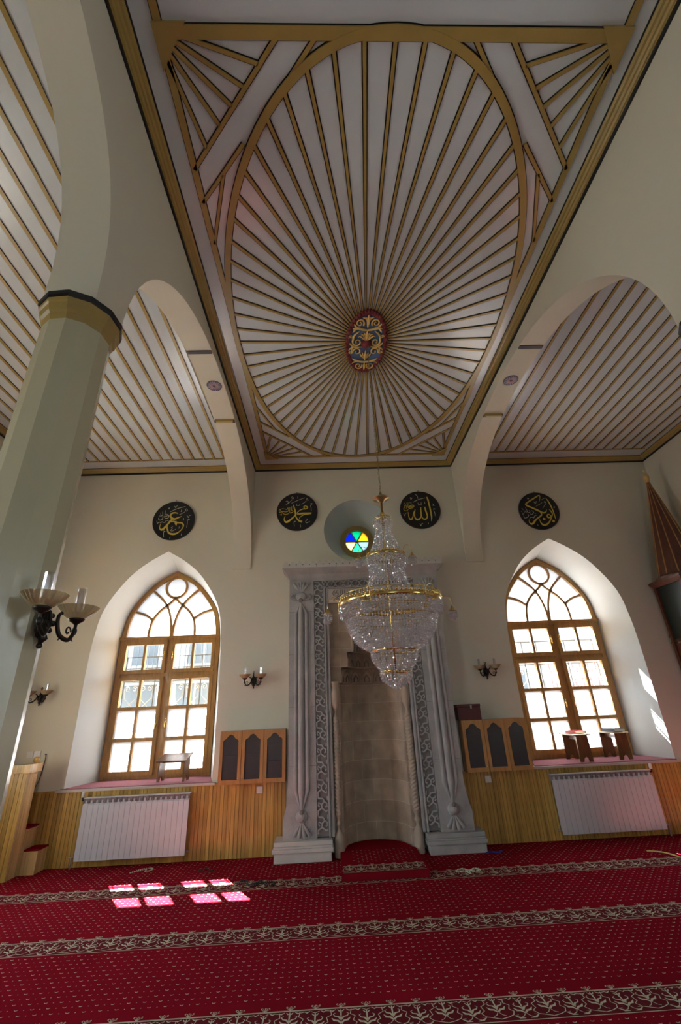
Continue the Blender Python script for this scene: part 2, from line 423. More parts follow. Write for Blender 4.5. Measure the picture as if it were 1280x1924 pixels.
def wall(name, outline, holes, f, thick, inner=.62, mats=('plaster', 'reveal_white')):
    """holes: list of (front loop, inner loop, inner depth); f(s,z,d)->xyz, d into the wall"""
    mb = MB()
    loops = [outline]+[h[0] for h in holes]
    pts = [p for l in loops for p in l]
    tr = tessellate_polygon([[Vector((a, b, 0)) for a, b in l] for l in loops])
    mb.add([f(a, b, 0) for a, b in pts], [tuple(t) for t in tr], 0)
    loops = [outline]+[h[1] for h in holes]
    pts = [p for l in loops for p in l]
    tr = tessellate_polygon([[Vector((a, b, 0)) for a, b in l] for l in loops])
    mb.add([f(a, b, thick) for a, b in pts], [tuple(t) for t in tr], 0)
    n = len(outline)
    mb.add([f(a, b, 0) for a, b in outline]+[f(a, b, thick) for a, b in outline], [(i, (i+1) % n, n+(i+1) % n, n+i) for i in range(n)], 0)
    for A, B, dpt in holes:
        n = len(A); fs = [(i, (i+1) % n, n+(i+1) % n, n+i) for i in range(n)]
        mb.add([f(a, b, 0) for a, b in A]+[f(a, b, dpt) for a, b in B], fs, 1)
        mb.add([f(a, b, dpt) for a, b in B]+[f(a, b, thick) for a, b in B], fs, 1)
    o = mb.build(name, list(mats)); o['kind'] = 'structure'
    return recalc(o)

TH = .85
holes = []
for key in ('w1', 'w2'):
    c, dz, s = WIN[key]
    cf = -2.485 if key == 'w1' else 3.595
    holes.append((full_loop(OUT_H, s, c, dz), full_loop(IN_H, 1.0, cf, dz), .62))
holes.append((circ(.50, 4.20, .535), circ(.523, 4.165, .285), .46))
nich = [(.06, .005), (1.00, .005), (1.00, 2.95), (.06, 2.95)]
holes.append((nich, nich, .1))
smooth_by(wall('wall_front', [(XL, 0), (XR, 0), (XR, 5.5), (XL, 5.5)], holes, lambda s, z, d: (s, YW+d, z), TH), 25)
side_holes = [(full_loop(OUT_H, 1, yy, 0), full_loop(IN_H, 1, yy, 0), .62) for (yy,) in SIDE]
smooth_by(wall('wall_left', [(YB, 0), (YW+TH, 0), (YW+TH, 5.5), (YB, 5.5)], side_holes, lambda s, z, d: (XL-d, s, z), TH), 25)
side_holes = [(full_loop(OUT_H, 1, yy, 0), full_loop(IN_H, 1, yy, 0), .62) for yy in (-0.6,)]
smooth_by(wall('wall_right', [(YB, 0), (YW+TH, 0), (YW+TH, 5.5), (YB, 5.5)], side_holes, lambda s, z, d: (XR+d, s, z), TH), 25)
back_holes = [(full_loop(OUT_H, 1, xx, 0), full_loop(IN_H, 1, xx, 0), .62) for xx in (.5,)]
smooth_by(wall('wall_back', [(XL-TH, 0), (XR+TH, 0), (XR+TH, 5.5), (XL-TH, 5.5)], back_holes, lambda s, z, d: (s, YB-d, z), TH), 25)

# floor slab and ceiling slab
o = MB().box((XL-TH, YB-TH, -.25), (XR+TH, YW+TH, -.018)).build('floor', 'stone_dark', kind='structure')
ceil = MB().box((XL-TH, YB-TH, ZC), (XR+TH, YW+TH, ZC+.2)).build('ceiling', 'ceiling_paint', kind='structure')

# arcade walls with basket arches
def arch_curve(c, a, b, n_, z0, N=40):
    out = []
    for i in range(N+1):
        t = pi*i/N
        cc, ss = cos(t), sin(t)
        out.append((c+a*math.copysign(abs(cc)**(2/n_), cc), z0+b*abs(ss)**(2/n_)))
    return out            # from +y side to -y side
def arcade(name, x0, x1, f):
    a1 = arch_curve(4.20, 2.28, 1.60, 2.25, 3.60)
    a2 = arch_curve(-.63, 2.28, 1.60, 2.7, 3.60)
    a3 = [(p, q) for p, q in arch_curve(-5.46, 2.28, 1.60, 2.25, 3.60) if p > YB-.05]
    poly = [(YB-.1, ZC+.02), (YB-.1, 5.2)]+list(reversed(a3))+list(reversed(a2))+list(reversed(a1))+[(6.52, 3.60), (6.52, ZC+.02)]
    o = MB().yz(poly, x0, x1).build(name, 'plaster', kind='structure')
    return smooth_by(recalc(o), 35)
arcade('wall_left_arcade', AL0, AL1, None)
arcade('wall_right_arcade', AR0, AR1, None)

# gilded cornices: profile swept as four mitred runs round each ceiling bay
def cornice(name, x0, x1, y0, y1):
    prof = [(0.0, -.080, 1), (.014, -.080, 1), (.017, -.058, 1), (.019, -.052, 0), (.030, -.050, 0), (.040, -.036, 0), (.052, -.034, 0), (.062, -.020, 0), (.078, -.018, 0), (.088, -.004, 0), (.091, -.002, 1), (.103, -.002, 1), (.103, 0.01, 1)]
    mb = MB(); n = len(prof)
    V = []
    for (cx_, cy_, sx, sy) in ((x0, y0, 1, 1), (x1, y0, -1, 1), (x1, y1, -1, -1), (x0, y1, 1, -1)):
        V += [(cx_+sx*d, cy_+sy*d, ZC+h) for d, h, _ in prof]
    F = []; M = []
    for k in range(4):
        j = (k+1) % 4
        for i in range(n-1):
            F.append((k*n+i, j*n+i, j*n+i+1, k*n+i+1)); M.append(1 if (prof[i][2] and prof[i+1][2]) else 0)
    mb.add(V, F, M)
    return mb.build(name, ['gold_paint', 'black_paint'], kind='structure')
cornice('trim_1', AL1, AR0, YB, YW)
cornice('trim_2', XL, AL0, YB, YW)
cornice('trim_3', AR1, XR, YB, YW)

# ---- ceiling decoration
def batten(mb, P, w, h=.014, under=.0065, closed=False):
    g0 = lambda a, b: (a, b, ZC-h); g1 = lambda a, b: (a, b, ZC+.002)
    mb.path(P, w, g0, g1, 0, closed)
    u0 = lambda a, b: (a, b, ZC-.003)
    mb.path(P, w+2*under, u0, g1, 1, closed)
PX0, PX1, PY0, PY1 = -.945, 1.995, 1.195, 6.20
PCX, PCY = .525, 3.70
# rails of the oval panel (children of the ceiling)
rails = MB()
batten(rails, [(PX0+.02, YB+.3), (PX0+.02, PY1)], .045)
batten(rails, [(PX1-.02, YB+.3), (PX1-.02, PY1)], .045)
batten(rails, [(PX0, PY0+.035), (PX1, PY0+.035)], .065, .018)
batten(rails, [(PX0, PY1-.02), (PX1, PY1-.02)], .035)
batten(rails, [(PX0, YB+.3), (PX1, YB+.3)], .06)
rails.build('panel_rail', ['gold_paint', 'black_paint'], ceil)
def sup(a, b, n_, N, c=(PCX, PCY)):
    return [(c[0]+a*math.copysign(abs(cos(t))**(2/n_), cos(t)), c[1]+b*math.copysign(abs(sin(t))**(2/n_), sin(t))) for t in [2*pi*k/N for k in range(N)]]
OA, OB = 1.475, 2.50
oval_pts = sup(OA, OB, 2.12, 720)
ov = MB()
ovl = sup(OA-.018, OB-.012, 2.12, 160)
batten(ov, ovl, .052, .02, .007, closed=True)
ov.build('oval_moulding', ['gold_paint', 'black_paint'], ceil)
# 64 rays, equal arc length, starting at the near end of the oval
inner = sup(OA-.04, OB-.035, 2.12, 1440)
st = 1080
seq = inner[st:]+inner[:st]
cum = [0]
for i in range(len(seq)): cum.append(cum[-1]+hypot(seq[(i+1) % 1440][0]-seq[i][0], seq[(i+1) % 1440][1]-seq[i][1]))
rays = MB(); NR = 64; MCX, MCY, MA, MBb = .520, 3.725, .215, .435
for k in range(NR):
    t = cum[-1]*k/NR; i = max(j for j in range(0, 1440) if cum[j] <= t+1e-9) if k else 0
    p = seq[i]; a = atan2((p[1]-MCY)/MBb, (p[0]-MCX)/MA)
    q = (MCX+MA*.95*cos(a), MCY+MBb*.95*sin(a))
    g = lambda a_, b_: (a_, b_, ZC-.013); g1 = lambda a_, b_: (a_, b_, ZC+.002); u = lambda a_, b_: (a_, b_, ZC-.004)
    rays.path([p, q], [.024, .013], g, g1, 0); rays.path([p, q], [.041, .023], u, g1, 1)
rays.build('ray_battens', ['gold_paint', 'black_paint'], ceil)
# corner fans, four mirrored quarters
L1 = [(-.195, 1.225), (-.925, 1.975)]; L2a = [(.045, 1.225), (-.21, 1.50)]; L2b = [(-.525, 1.810), (-.925, 2.215)]
ends = [(-.349, 1.375), (-.465, 1.49), (-.563, 1.592), (-.671, 1.70), (-.798, 1.835)]
for sx, sy in ((1, 1), (-1, 1), (1, -1), (-1, -1)):
    T = lambda p: (PCX+(p[0]-PCX)*sx, PCY-.002+(p[1]-3.698)*sy)
    fan = MB()
    batten(fan, [T(p) for p in L1], .026)
    batten(fan, [T(p) for p in L2a], .024); batten(fan, [T(p) for p in L2b], .024)
    batten(fan, [T((-.715, 2.01)), T((-.915, 2.56))], .022)
    for i, e_ in enumerate(ends):
        t = .2+.15*i; s_ = (-.768+(-.178)*t-.012, 1.205+.2*t)
        batten(fan, [T(e_), T(s_)], .022)
    fan.build('corner_fan', ['gold_paint', 'black_paint'], ceil)
    tri = MB(); tri.xy([T(p) for p in [(-.962, 1.185), (-.76, 1.185), (-.962, 1.41)]], ZC-.026, ZC+.002)
    recalc(tri.build('corner_spandrel', 'gold_paint', ceil))
# side bay battens: gold face, black cheeks
for nm, xs, xr in (('left', -1.628, XL), ('right', 2.70, XR)):
    bt = MB(); step = .1685
    n = 17
    for k in range(n):
        x = xs-step*k if nm == 'left' else xs+step*k
        if (nm == 'left' and x < XL+.2) or (nm == 'right' and x > XR-.2): break
        bt.box((x-.0165, YB+.28, ZC-.012), (x+.0165, 6.17, ZC+.002), [0, 0, 0, 1, 0, 1])
    xa, xb = (XL+.17, AL0-.13) if nm == 'left' else (AR1+.13, XR-.17)
    bt.box((xa, 6.165, ZC-.014), (xb, 6.185, ZC+.002), 0)
    bt.box((xa, YB+.27, ZC-.014), (xb, YB+.29, ZC+.002), 0)
    bt.build('bay_battens', ['gold_paint', 'black_paint'], ceil)

# tie plates across the arch soffits
def soffit_z(y): return 3.60+1.60*(1-abs((y-4.20)/2.28)**2.25)**(1/2.25)
tn = 4
for x0, x1 in ((AL0, AL1), (AR0, AR1)):
    for y, g in ((3.60, 0), (4.84, 1)):
        z = soffit_z(y)
        t = MB()
        t.box((x0+.005, y-.022, z-.014), (x1-.005, y+.022, z+.03), [1, 1, 1, 1, 1, 1])
        if g: t.hexa([(x0+.03, y-.035, z-.03), (x1-.03, y-.035, z-.03), (x1-.03, y-.005, z-.03), (x0+.03, y-.005, z-.03)],
                     [(x0+.01, y-.04, z+.01), (x1-.01, y-.04, z+.01), (x1-.01, y+.02, z+.01), (x0+.01, y+.02, z+.01)], 0)
        t.build('trim_%d' % tn, ['gold_paint', 'black_paint'] if g else ['plaster', 'grey_felt'], kind='structure'); tn += 1

# painted rosettes on the soffits
for i, (xc, lab) in enumerate(((-1.298, 'violet starburst rosette under the left arch soffit'), (2.335, 'violet starburst rosette under the right arch soffit'))):
    zc = soffit_z(4.18)-.006; yc = 4.185
    t = thing('ceiling_rosette', lab, 'rosette', (xc, yc, zc), group=None)
    mb = MB(); mb.lathe([(.0, -.002), (.088, -.002), (.09, .004), (0, .012)], (xc, yc, zc), 40, 0)
    mb.build('rosette_disc', 'sticker_violet', t)
    r = MB()
    for k in range(20):
        a = 2*pi*k/20
        for rr, w, mi in ((.086, .0045, 0), (.050, .003, 1)):
            c_, s_ = cos(a+(.157 if mi else 0)), sin(a+(.157 if mi else 0))
            q = [(xc+c_*.012, yc+s_*.012), (xc+c_*rr*.8-s_*w, yc+s_*rr*.8+c_*w), (xc+c_*rr, yc+s_*rr), (xc+c_*rr*.8+s_*w, yc+s_*rr*.8-c_*w)]
            r.xy(q, zc-.0045-.0005*mi, zc-.0015, mi)
    r.build('rosette_rays', ['sticker_pale', 'sticker_pink'], t)

# ---- wood wainscot
def wains(name, runs, y_or_x, axis, sgn, z1=.765):
    mb = MB()
    for a, b in runs:
        n = max(1, round((b-a)/.048)); w = (b-a)/n
        P = [(a, .003)]
        for k in range(n):
            s = a+k*w; P += [(s+.001, .030), (s+w-.005, .030), (s+w-.004, .021), (s+w-.0005, .021)]
        P += [(b, .003)]
        for (s0, d0), (s1, d1) in zip(P[:-1], P[1:]):
            if axis == 'x': q = [(s0, y_or_x+sgn*d0, .0), (s1, y_or_x+sgn*d1, .0), (s1, y_or_x+sgn*d1, z1), (s0, y_or_x+sgn*d0, z1)]
            else: q = [(y_or_x+sgn*d0, s0, .0), (y_or_x+sgn*d1, s1, .0), (y_or_x+sgn*d1, s1, z1), (y_or_x+sgn*d0, s0, z1)]
            mb.add(q, [(0, 1, 2, 3)])
        if axis == 'x': mb.box((a, min(y_or_x+.0, y_or_x+sgn*.042), z1), (b, max(y_or_x, y_or_x+sgn*.042), z1+.02))
        else: mb.box((min(y_or_x, y_or_x+sgn*.042), a, z1), (max(y_or_x, y_or_x+sgn*.042), b, z1+.02))
    return mb.build(name, 'pine', kind='structure')
wains('baseboard_front', [(XL+.035, -.60), (1.66, XR-.035)], YW, 'x', -1)
wains('baseboard_left', [(YB, YW-.001)], XL, 'y', 1)
wains('baseboard_right', [(YB, YW-.001)], XR, 'y', -1)

# ---- windows
def window(name, cx, cyw, rz, dz=0.0, frosted=True):
    """local frame: x along the wall, y outwards, origin on the wall face at floor level"""
    fr = MB()
    OL = full_loop(IN_H, 1, 0, dz); IL = full_loop(INF_H, 1, 0, dz)
    f0 = lambda a, b: (a, .585, b); f1 = lambda a, b: (a, .68, b)
    fr.ring(OL, IL, f0, f1)
    fr.box((-.76, .604, .79), (.76, .68, .848+dz))               # bottom rail
    fr.box((-.035, .60, .79+dz), (.035, .67, 2.70+dz))        # mullion
    fr.box((-.75, .603, 2.115+dz), (.75, .672, 2.205+dz))
    fr.box((-.765, .59, 2.665+dz), (.765, .68, 2.735+dz))
    fr.box((-.775, .55, 2.700+dz), (.775, .60, 2.728+dz))
    fr.box((-.77, .565, 2.680+dz), (.77, .60, 2.700+dz))
    W = fr.build(name, 'window_wood', None, kind='structure'); recalc(W)
    W.location = (cx, cyw, 0) if not isinstance(cx, tuple) else cx
    W.rotation_euler = (0, 0, rz)
    tr = MB(); g0 = lambda a, b: (a, .60, b+dz); g1 = lambda a, b: (a, .645, b+dz)
    bw = .034
    for s in (1, -1):
        m_ = lambda P: [(s*x, z) for x, z in P]
        tr.path(m_(catmull([(-.362, 2.73), (-.352, 2.87), (-.322, 2.995), (-.24, 3.12), (-.126, 3.222), (-.05, 3.285), (.004, 3.35)], 5)), bw, g0, g1)
        tr.path(m_(catmull([(-.012, 2.73), (-.022, 2.90), (-.06, 3.07), (-.126, 3.222), (-.235, 3.35), (-.385, 3.48)], 5)), bw, g0, g1)
        tr.path(m_(catmull([(-.322, 2.995), (-.45, 3.08), (-.62, 3.135)], 5)), bw, g0, g1)
    tr.path(circ(0, 3.512, .166, 40), bw, g0, g1, closed=True)
    recalc(tr.build('tracery', 'window_wood', W, local=True))
    gl = MB(); gl.xz(full_loop(INF_H[3:], 1, 0, dz, 3), .622, .626); gl.v = [(a, b, max(c, 2.70)) for a, b, c in gl.v]
    gl.build('fanlight_glass', 'fan_glass' if frosted else 'clear_glass', W, local=True)
    for sx in (-1, 1):
        xi, xo = .038, .703
        px = [(.088, .352), (.388, .655)]
        for (z0, z1, rows) in ((2.19, 2.68, [(2.242, 2.607)]), (.845, 2.135, [(1.727, 2.093), (1.317, 1.684), (.905, 1.273)])):
            s = MB(); Y0, Y1 = .572, .635
            def bx(a, b, c, d):
                xa, xb = sorted((sx*a, sx*b)); s.box((xa, Y0, c+dz), (xb, Y1, d+dz))
            bx(xi, px[0][0], z0, z1); bx(px[1][1], xo, z0, z1)
            bx(px[0][0], px[1][1], z0, rows[-1][0]); bx(px[0][0], px[1][1], rows[0][1], z1)
            bx(px[0][1], px[1][0], rows[-1][0], rows[0][1])
            for (a0, a1), (b0, b1) in zip(rows[1:], rows[:-1]):
                bx(px[0][0], px[0][1], a1, b0); bx(px[1][0], px[1][1], a1, b0)
            sa = s.build('sash', 'window_wood', W, local=True)
            for (c0, c1) in rows:
                clear = (c0 > 1.7) or not frosted
                for a, b in px:
                    xa, xb = sorted((sx*a, sx*b))
                    g = MB().box((xa-.004, .602, c0-.004+dz), (xb+.004, .607, c1+.004+dz))
                    g.build('pane', 'clear_glass' if clear else 'frosted_glass', sa, local=True)
            zc = (z0+z1)/2+dz if z0 > 2 else 1.50+dz
            h = MB(); xh = sx*.064
            h.box((xh-.009, .562, zc-.045), (xh+.009, .573, zc+.05)); h.ball((xh, .552, zc+.012), .011)
            h.tube([(xh, .550, zc+.012), (xh-sx*.004, .545, zc-.012), (xh+sx*.004, .547, zc-.045), (xh, .549, zc-.062)], [.006, .006, .007, .008], 8)
            h.tube([(xh, .562, zc+.05), (xh, .552, zc+.062)], .006, 8)
            h.build('handle', 'brass', sa, True, local=True)
    if frosted:
        sl = MB().box((-.93, -.004, .785), (.925, .60, .806)); 
        # trapezoid carpet on the splayed sill
        sl = MB().hexa([(-.95, -.012, .788), (.95, -.012, .788), (.765, .60, .788), (-.765, .60, .788)], [(-.95, -.012, .804), (.95, -.012, .804), (.765, .60, .804), (-.765, .60, .804)])
        sl.build('sill_carpet', 'sill_carpet', W, local=True)
        st_ = MB().box((-.99, -.046, .768), (.99, -.001, .794)); st_.build('sill_edge', 'plaque_stone', W, local=True)
    return W
window('window_1', -2.485, YW, 0, 0)
window('window_2', 3.595, YW, 0, .02)
w4 = window('window_4', (XL, SIDE[0][0], 0), 0, pi/2, 0, False)
c_ = copy_tree(w4); c_.name = 'window_5'; c_.location = (XL, SIDE[1][0], 0)
c_ = copy_tree(w4); c_.name = 'window_6'; c_.location = (XR, -.6, 0); c_.rotation_euler = (0, 0, -pi/2)
for i, xx in enumerate((.5,)):
    c_ = copy_tree(w4); c_.name = 'window_%d' % (7+i); c_.location = (xx, YB, 0); c_.rotation_euler = (0, 0, pi)

# round coloured window
rw = MB(); C = (.523, 4.165); f0 = lambda a, b: (a, 6.955, b); f1 = lambda a, b: (a, 7.03, b)
rw.ring(circ(*C, .29), circ(*C, .198), f0, f1)
rw.ring(circ(*C, .215), circ(*C, .195), lambda a, b: (a, 6.945, b), f1)
RW = rw.build('window_3', 'column_paint', kind='structure'); RW.location = (0, 0, 0)
RW.data.materials[0] = MATS['gold_paint']
recalc(RW)
bars = MB()
for k in range(3):
    a = pi*k/3; bars.path([(C[0]-.2*cos(a), C[1]-.2*sin(a)), (C[0]+.2*cos(a), C[1]+.2*sin(a))], .017, lambda p, q: (p, 6.965+.0007*k, q), lambda p, q: (p, 7.0+.0007*k, q))
bars.build('glazing_bars', 'gold_paint', RW)
for k, mname in enumerate(('stain_amber', 'stain_teal', 'stain_blue', 'stain_pale_amber', 'stain_green', 'stain_pale_blue')):
    a0 = pi*k/3; P = [C]+[(C[0]+.2*cos(a0+pi/3*j/10), C[1]+.2*sin(a0+pi/3*j/10)) for j in range(11)]
    MB().xz(P, 6.982, 6.986).build('coloured_pane', mname, RW)
portal('window_portal', (.52, 7.4, 4.17), (-pi/2, 0, 0), .6, .6)

# ================================================================== OUTSIDE (seen through the panes)
def street_building(name, label, x0, x1, y, z1, wins, mats, balc=None):
    t = thing(name, label, 'building', ((x0+x1)/2, y+2, -1.2))
    MB().box((x0, y, -1.2), (x1, y+4, z1)).build('wall', mats[0], t)
    for (a, b, c, d) in wins:
        fr = MB().box((a-.08, y-.05, c-.08), (b+.08, y+.01, d+.08)).build('window_frame', 'facade_trim', t)
        q = MB().box((a, y-.06, c), ((a+b)/2-.03, y-.045, d)); q.box(((a+b)/2+.03, y-.06, c), (b, y-.045, d)); q.build('pane', 'facade_window', fr)
    if balc:
        a, b, c = balc
        MB().box((a, y-.9, c-.15), (b, y, c)).build('balcony_slab', 'facade_trim', t)
        r = MB()
        k = a
        while k < b: r.box((k-.012, y-.9, c), (k+.012, y-.876, c+.9)); k += .16
        r.box((a, y-.91, c+.88), (b, y-.87, c+.93)); r.box((a, y-.91, c+.08), (b, y-.87, c+.12))
        r.build('balcony_railing', 'grille_dark', t)
    return t
street_building('street_house', 'pale street house with balcony seen through the left window', -12, .6, 15, 5.0,
    [(-8.2, -7.2, 1.2, 2.5), (-6.6, -5.5, 1.2, 2.5), (-4.9, -3.7, 1.2, 2.5), (-8.0, -7.1, 3.1, 4.2), (-6.4, -5.6, 3.1, 4.1), (-4.6, -3.6, 3.1, 4.2), (-2.6, -1.7, 1.3, 2.5)], ['facade'], (-8.6, -3.2, 2.75))
b2 = street_building('street_shop', 'white shop front with red lettered sign seen through the right window', 1.2, 14, 17, 4.4,
    [(4.4, 5.4, 3.0, 3.9), (11.5, 12.4, 2.0, 3.2), (6.2, 7.2, 1.4, 2.6)], ['shop_wall'])
sg = MB().box((7.9, 16.9, 1.2), (11.2, 16.99, 3.0)).build('sign_board', 'facade_trim', b2)
MB().box((7.95, 16.88, 1.3), (10.6, 16.90, 1.75)).build('sign_panel', 'sign_yellow', sg)
def txt_mesh(name, s, size, loc, m_, parent, ext=.01):
    cu = bpy.data.curves.new(name, 'FONT'); cu.body = s; cu.size = size; cu.extrude = ext; cu.resolution_u = 2
    o = bpy.data.objects.new(name, cu); COL.objects.link(o)
    dg = bpy.context.evaluated_depsgraph_get(); me = bpy.data.meshes.new_from_object(o.evaluated_get(dg)); COL.objects.unlink(o)
    M = Matrix.Rotation(pi/2, 4, 'X'); me.transform(M); me.materials.clear(); me.materials.append(MATS[m_])
    o2 = bpy.data.objects.new(name, me); COL.objects.link(o2)
    off = Vector((0, 0, 0)); p = parent
    while p is not None: off += Vector(p.location); p = p.parent
    o2.location = Vector(loc)-off; o2.parent = parent
    return o2
# red strokes: the sign's lettering is unreadable in the photograph, kept as broken strokes
rnd = random.Random(3)
for row, z in ((0, 2.45), (1, 1.95)):
    rs = MB(); x = 8.1
    while x < 10.6:
        h = .30
        rs.box((x, 16.86, z), (x+.045, 16.885, z+h))
        rs.box((x, 16.861, z+rnd.choice((0, .13, .26))), (x+.2, 16.884, z+rnd.choice((0, .13, .26))+.045)) if False else rs.hexa([(x+.03, 16.861, z+.02), (x+.20, 16.861, z+.02), (x+.20, 16.884, z+.02), (x+.03, 16.884, z+.02)], [(x+.03, 16.861, z+.065), (x+.20, 16.861, z+.065), (x+.20, 16.884, z+.065), (x+.03, 16.884, z+.065)])
        if rnd.random() < .6: rs.box((x+.155, 16.86, z+.0), (x+.2, 16.885, z+h*rnd.choice((.5, 1))))
        x += .29
    rs.build('sign_strokes', 'sign_red', sg)
MB().box((-40, 7.36, -1.5), (40, 50, -1.2)).build('street_pavement', 'pavement', kind='structure')
# wrought iron grilles outside each street window
def grille(x, lab):
    t = thing('window_grille', lab, 'grille', (x, 7.30, .80), group='iron grilles outside the windows')
    fr = MB(); y0, y1 = 7.29, 7.306
    for z in (.84, 1.22, 1.66, 2.10, 2.28, 2.45): fr.box((x-.766, y0, z-.006), (x+.766, y1, z+.006))
    for k in range(-3, 4): fr.box((x+k*.235-.006, y0-.004, .79), (x+k*.235+.006, y1-.004, 2.46))
    fr.build('grille_bars', 'grille_dark', t)
    sc = MB()
    for k in range(-3, 3):
        for zz, dz in ((.86, .36), (1.24, .42), (1.68, .42)):
            cxk = x+(k+.5)*.235
            for sg_ in (1, -1):
                P = []
                for i in range(15):
                    a = i/14*2.6*pi; r = .045*(1-i/18)
                    P.append((cxk+sg_*(.055+r*cos(a)-.0), 7.295, zz+dz*.72+r*sin(a)))
                P = [(cxk-sg_*.06, 7.295, zz+.03), (cxk+sg_*.085, 7.295, zz+dz*.4)]+P
                sc.tube(P, .005, 5)
    sc.build('scrollwork', 'grille_iron', t)
grille(-2.485, 'wrought iron grille of scrolls outside the left window')
grille(3.595, 'wrought iron grille of scrolls outside the right window')

# ================================================================== CARPET
cp = MB()
cp.box((XL, YB, -.016), (XR, YW-.002, 0.0), 0)
ZP = .0016
P1 = 1.077; BT = 5.655                     # top (far) line of the first band, spacing
PCELL = .295
rib = lambda a, b: (a, b, ZP)
def band(mb, x0, x1, yt, z, h=.215, p=PCELL, xoff=.0):
    F = lambda a, b: (a, b, z); F2 = lambda a, b: (a, b, z+.0008)
    mb.add([(x0, yt-h, z), (x1, yt-h, z), (x1, yt, z), (x0, yt, z)], [(0, 1, 2, 3)], 1)
    def S(P, w): mb.flat(P, w, F2, 2)
    S([(x0, yt), (x1, yt)], .007); S([(x0, yt-h), (x1, yt-h)], .006); S([(x0, yt+.006), (x1, yt+.006)], .003)
    n0 = math.ceil((x0-xoff)/(p/2)); n1 = math.floor((x1-xoff)/(p/2))
    for k in range(n0, n1+1):
        c = xoff+k*p/2; q = p/2
        if c-q/2 < x0 or c+q/2 > x1: continue
        X = lambda u: c+u*q
        V = lambda v: yt-h+v*h
        od = k % 2
        # sprig above the band
        for dx in (-.17, -.07, 0, .09, .2): S([(X(0), yt+.004), (X(dx*.5), yt+.022), (X(dx), yt+.044-abs(dx)*.06)], .0032)
        for dx in (-.14, .02, .16): mb.flat([(X(dx)-.004, yt+.036), (X(dx)+.004, yt+.042)], .006, F2, 2)
        b = .50 if od else .40
        # lotus: two fat wings, cup and tulip
        for s in (1, -1):
            S([(X(0), V(b-.12)), (X(s*.12), V(b-.02)), (X(s*.26), V(b)), (X(s*.36), V(b+.10))], [.010, .014, .015, .003])
            S([(X(0), V(b+.02)), (X(s*.10), V(b+.14)), (X(s*.24), V(b+.17)), (X(s*.30), V(b+.26)), (X(s*.22), V(b+.30))], [.012, .011, .008, .005, .004])
            S([(X(s*.03), V(b-.14)), (X(s*.12), V(b-.24)), (X(s*.24), V(b-.28))], .0045)
            S([(X(s*.05), V(b+.36)), (X(s*.13), V(b+.44))], [.009, .004])
        S([(X(0), V(b-.02)), (X(0), V(b+.34)), (X(0), V(b+.45))], [.006, .010, .004])
        # meander stem between cells
        if od:
            S([(X(-.62), V(.93)), (X(-.40), V(.90)), (X(-.36), V(.74)), (X(-.56), V(.64)), (X(-.50), V(.46)), (X(-.66), V(.36)), (X(-.52), V(.22)), (X(-.25), V(.16)), (X(.0), V(.10)), (X(.3), V(.16)), (X(.52), V(.24)), (X(.60), V(.38)), (X(.46), V(.48)), (X(.55), V(.64)), (X(.36), V(.74)), (X(.40), V(.90)), (X(.62), V(.93))], .0055)
        else:
            S([(X(-.16), V(.93)), (X(0), V(.86)), (X(.16), V(.93))], .005)
            for s in (1, -1): S([(X(s*.10), V(.08)), (X(s*.30), V(.10)), (X(s*.46), V(.20)), (X(s*.30), V(.22))], [.004, .014, .006, .003])
        for s in (1, -1): S([(X(s*.20), V(.95)), (X(s*.33), V(.88)), (X(s*.42), V(.93))], [.003, .011, .003])
def field(mb, x0, x1, y0, y1, z, sx=.0965, sy=.0575, off=.012):
    r = 0; y = y1-sy*.6
    F2 = lambda a, b: (a, b, z+.0006)
    while y > y0+.02:
        x = math.ceil(x0/sx)*sx+(sx/2 if r % 2 else 0)+off
        while x < x1:
            mb.flat([(x-.011, y+.007), (x-.005, y), (x+.005, y), (x+.011, y+.007)], [.002, .0055, .0055, .002], F2, 2)
            xx = x+sx/2
            if xx < x1: mb.flat([(xx-.0028, y+.001), (xx+.0028, y+.001)], .0055, F2, 2)
            x += sx
        y -= sy; r += 1
ybands = []
yt = BT
while yt > YB+.3: ybands.append(yt); yt -= P1
for yt in ybands: band(cp, XL+.02, XR-.02, yt, .0010, xoff=.154)
field(cp, XL+.03, XR-.03, BT+.06, 6.45, .0006)
for i, yt in enumerate(ybands):
    lo = ybands[i+1]+.06 if i+1 < len(ybands) else YB+.05
    field(cp, XL+.03, XR-.03, lo, yt-.225, .0006)
cp.v = [(a, b_, c_-.002) for a, b_, c_ in cp.v]
tag(cp.build('prayer_carpet', ['carpet_red', 'carpet_dark', 'carpet_cream']), 'crimson wall to wall prayer carpet with cream floral bands and small sprigs', 'carpet')

# carpeted platform running into the niche
pf = MB(); PH = .06
out = [(.06, 5.50), (.955, 5.50), (.955, 6.30)]+[(.505+.40*cos(a), 6.33+.38*sin(a)) for a in [pi*k/16 for k in range(17)]]+[(.06, 6.30)]
pf.xy(out, .0002, PH, 0)
band(pf, .08, .935, 5.74, PH+.0008, .20, .24, .505)
field(pf, .10, .92, 5.80, 6.3, PH+.0006)
o = pf.build('niche_platform', ['carpet_red', 'carpet_dark', 'carpet_cream'])
tag(o, 'low red carpeted step with rounded back set in the stone niche', 'platform')

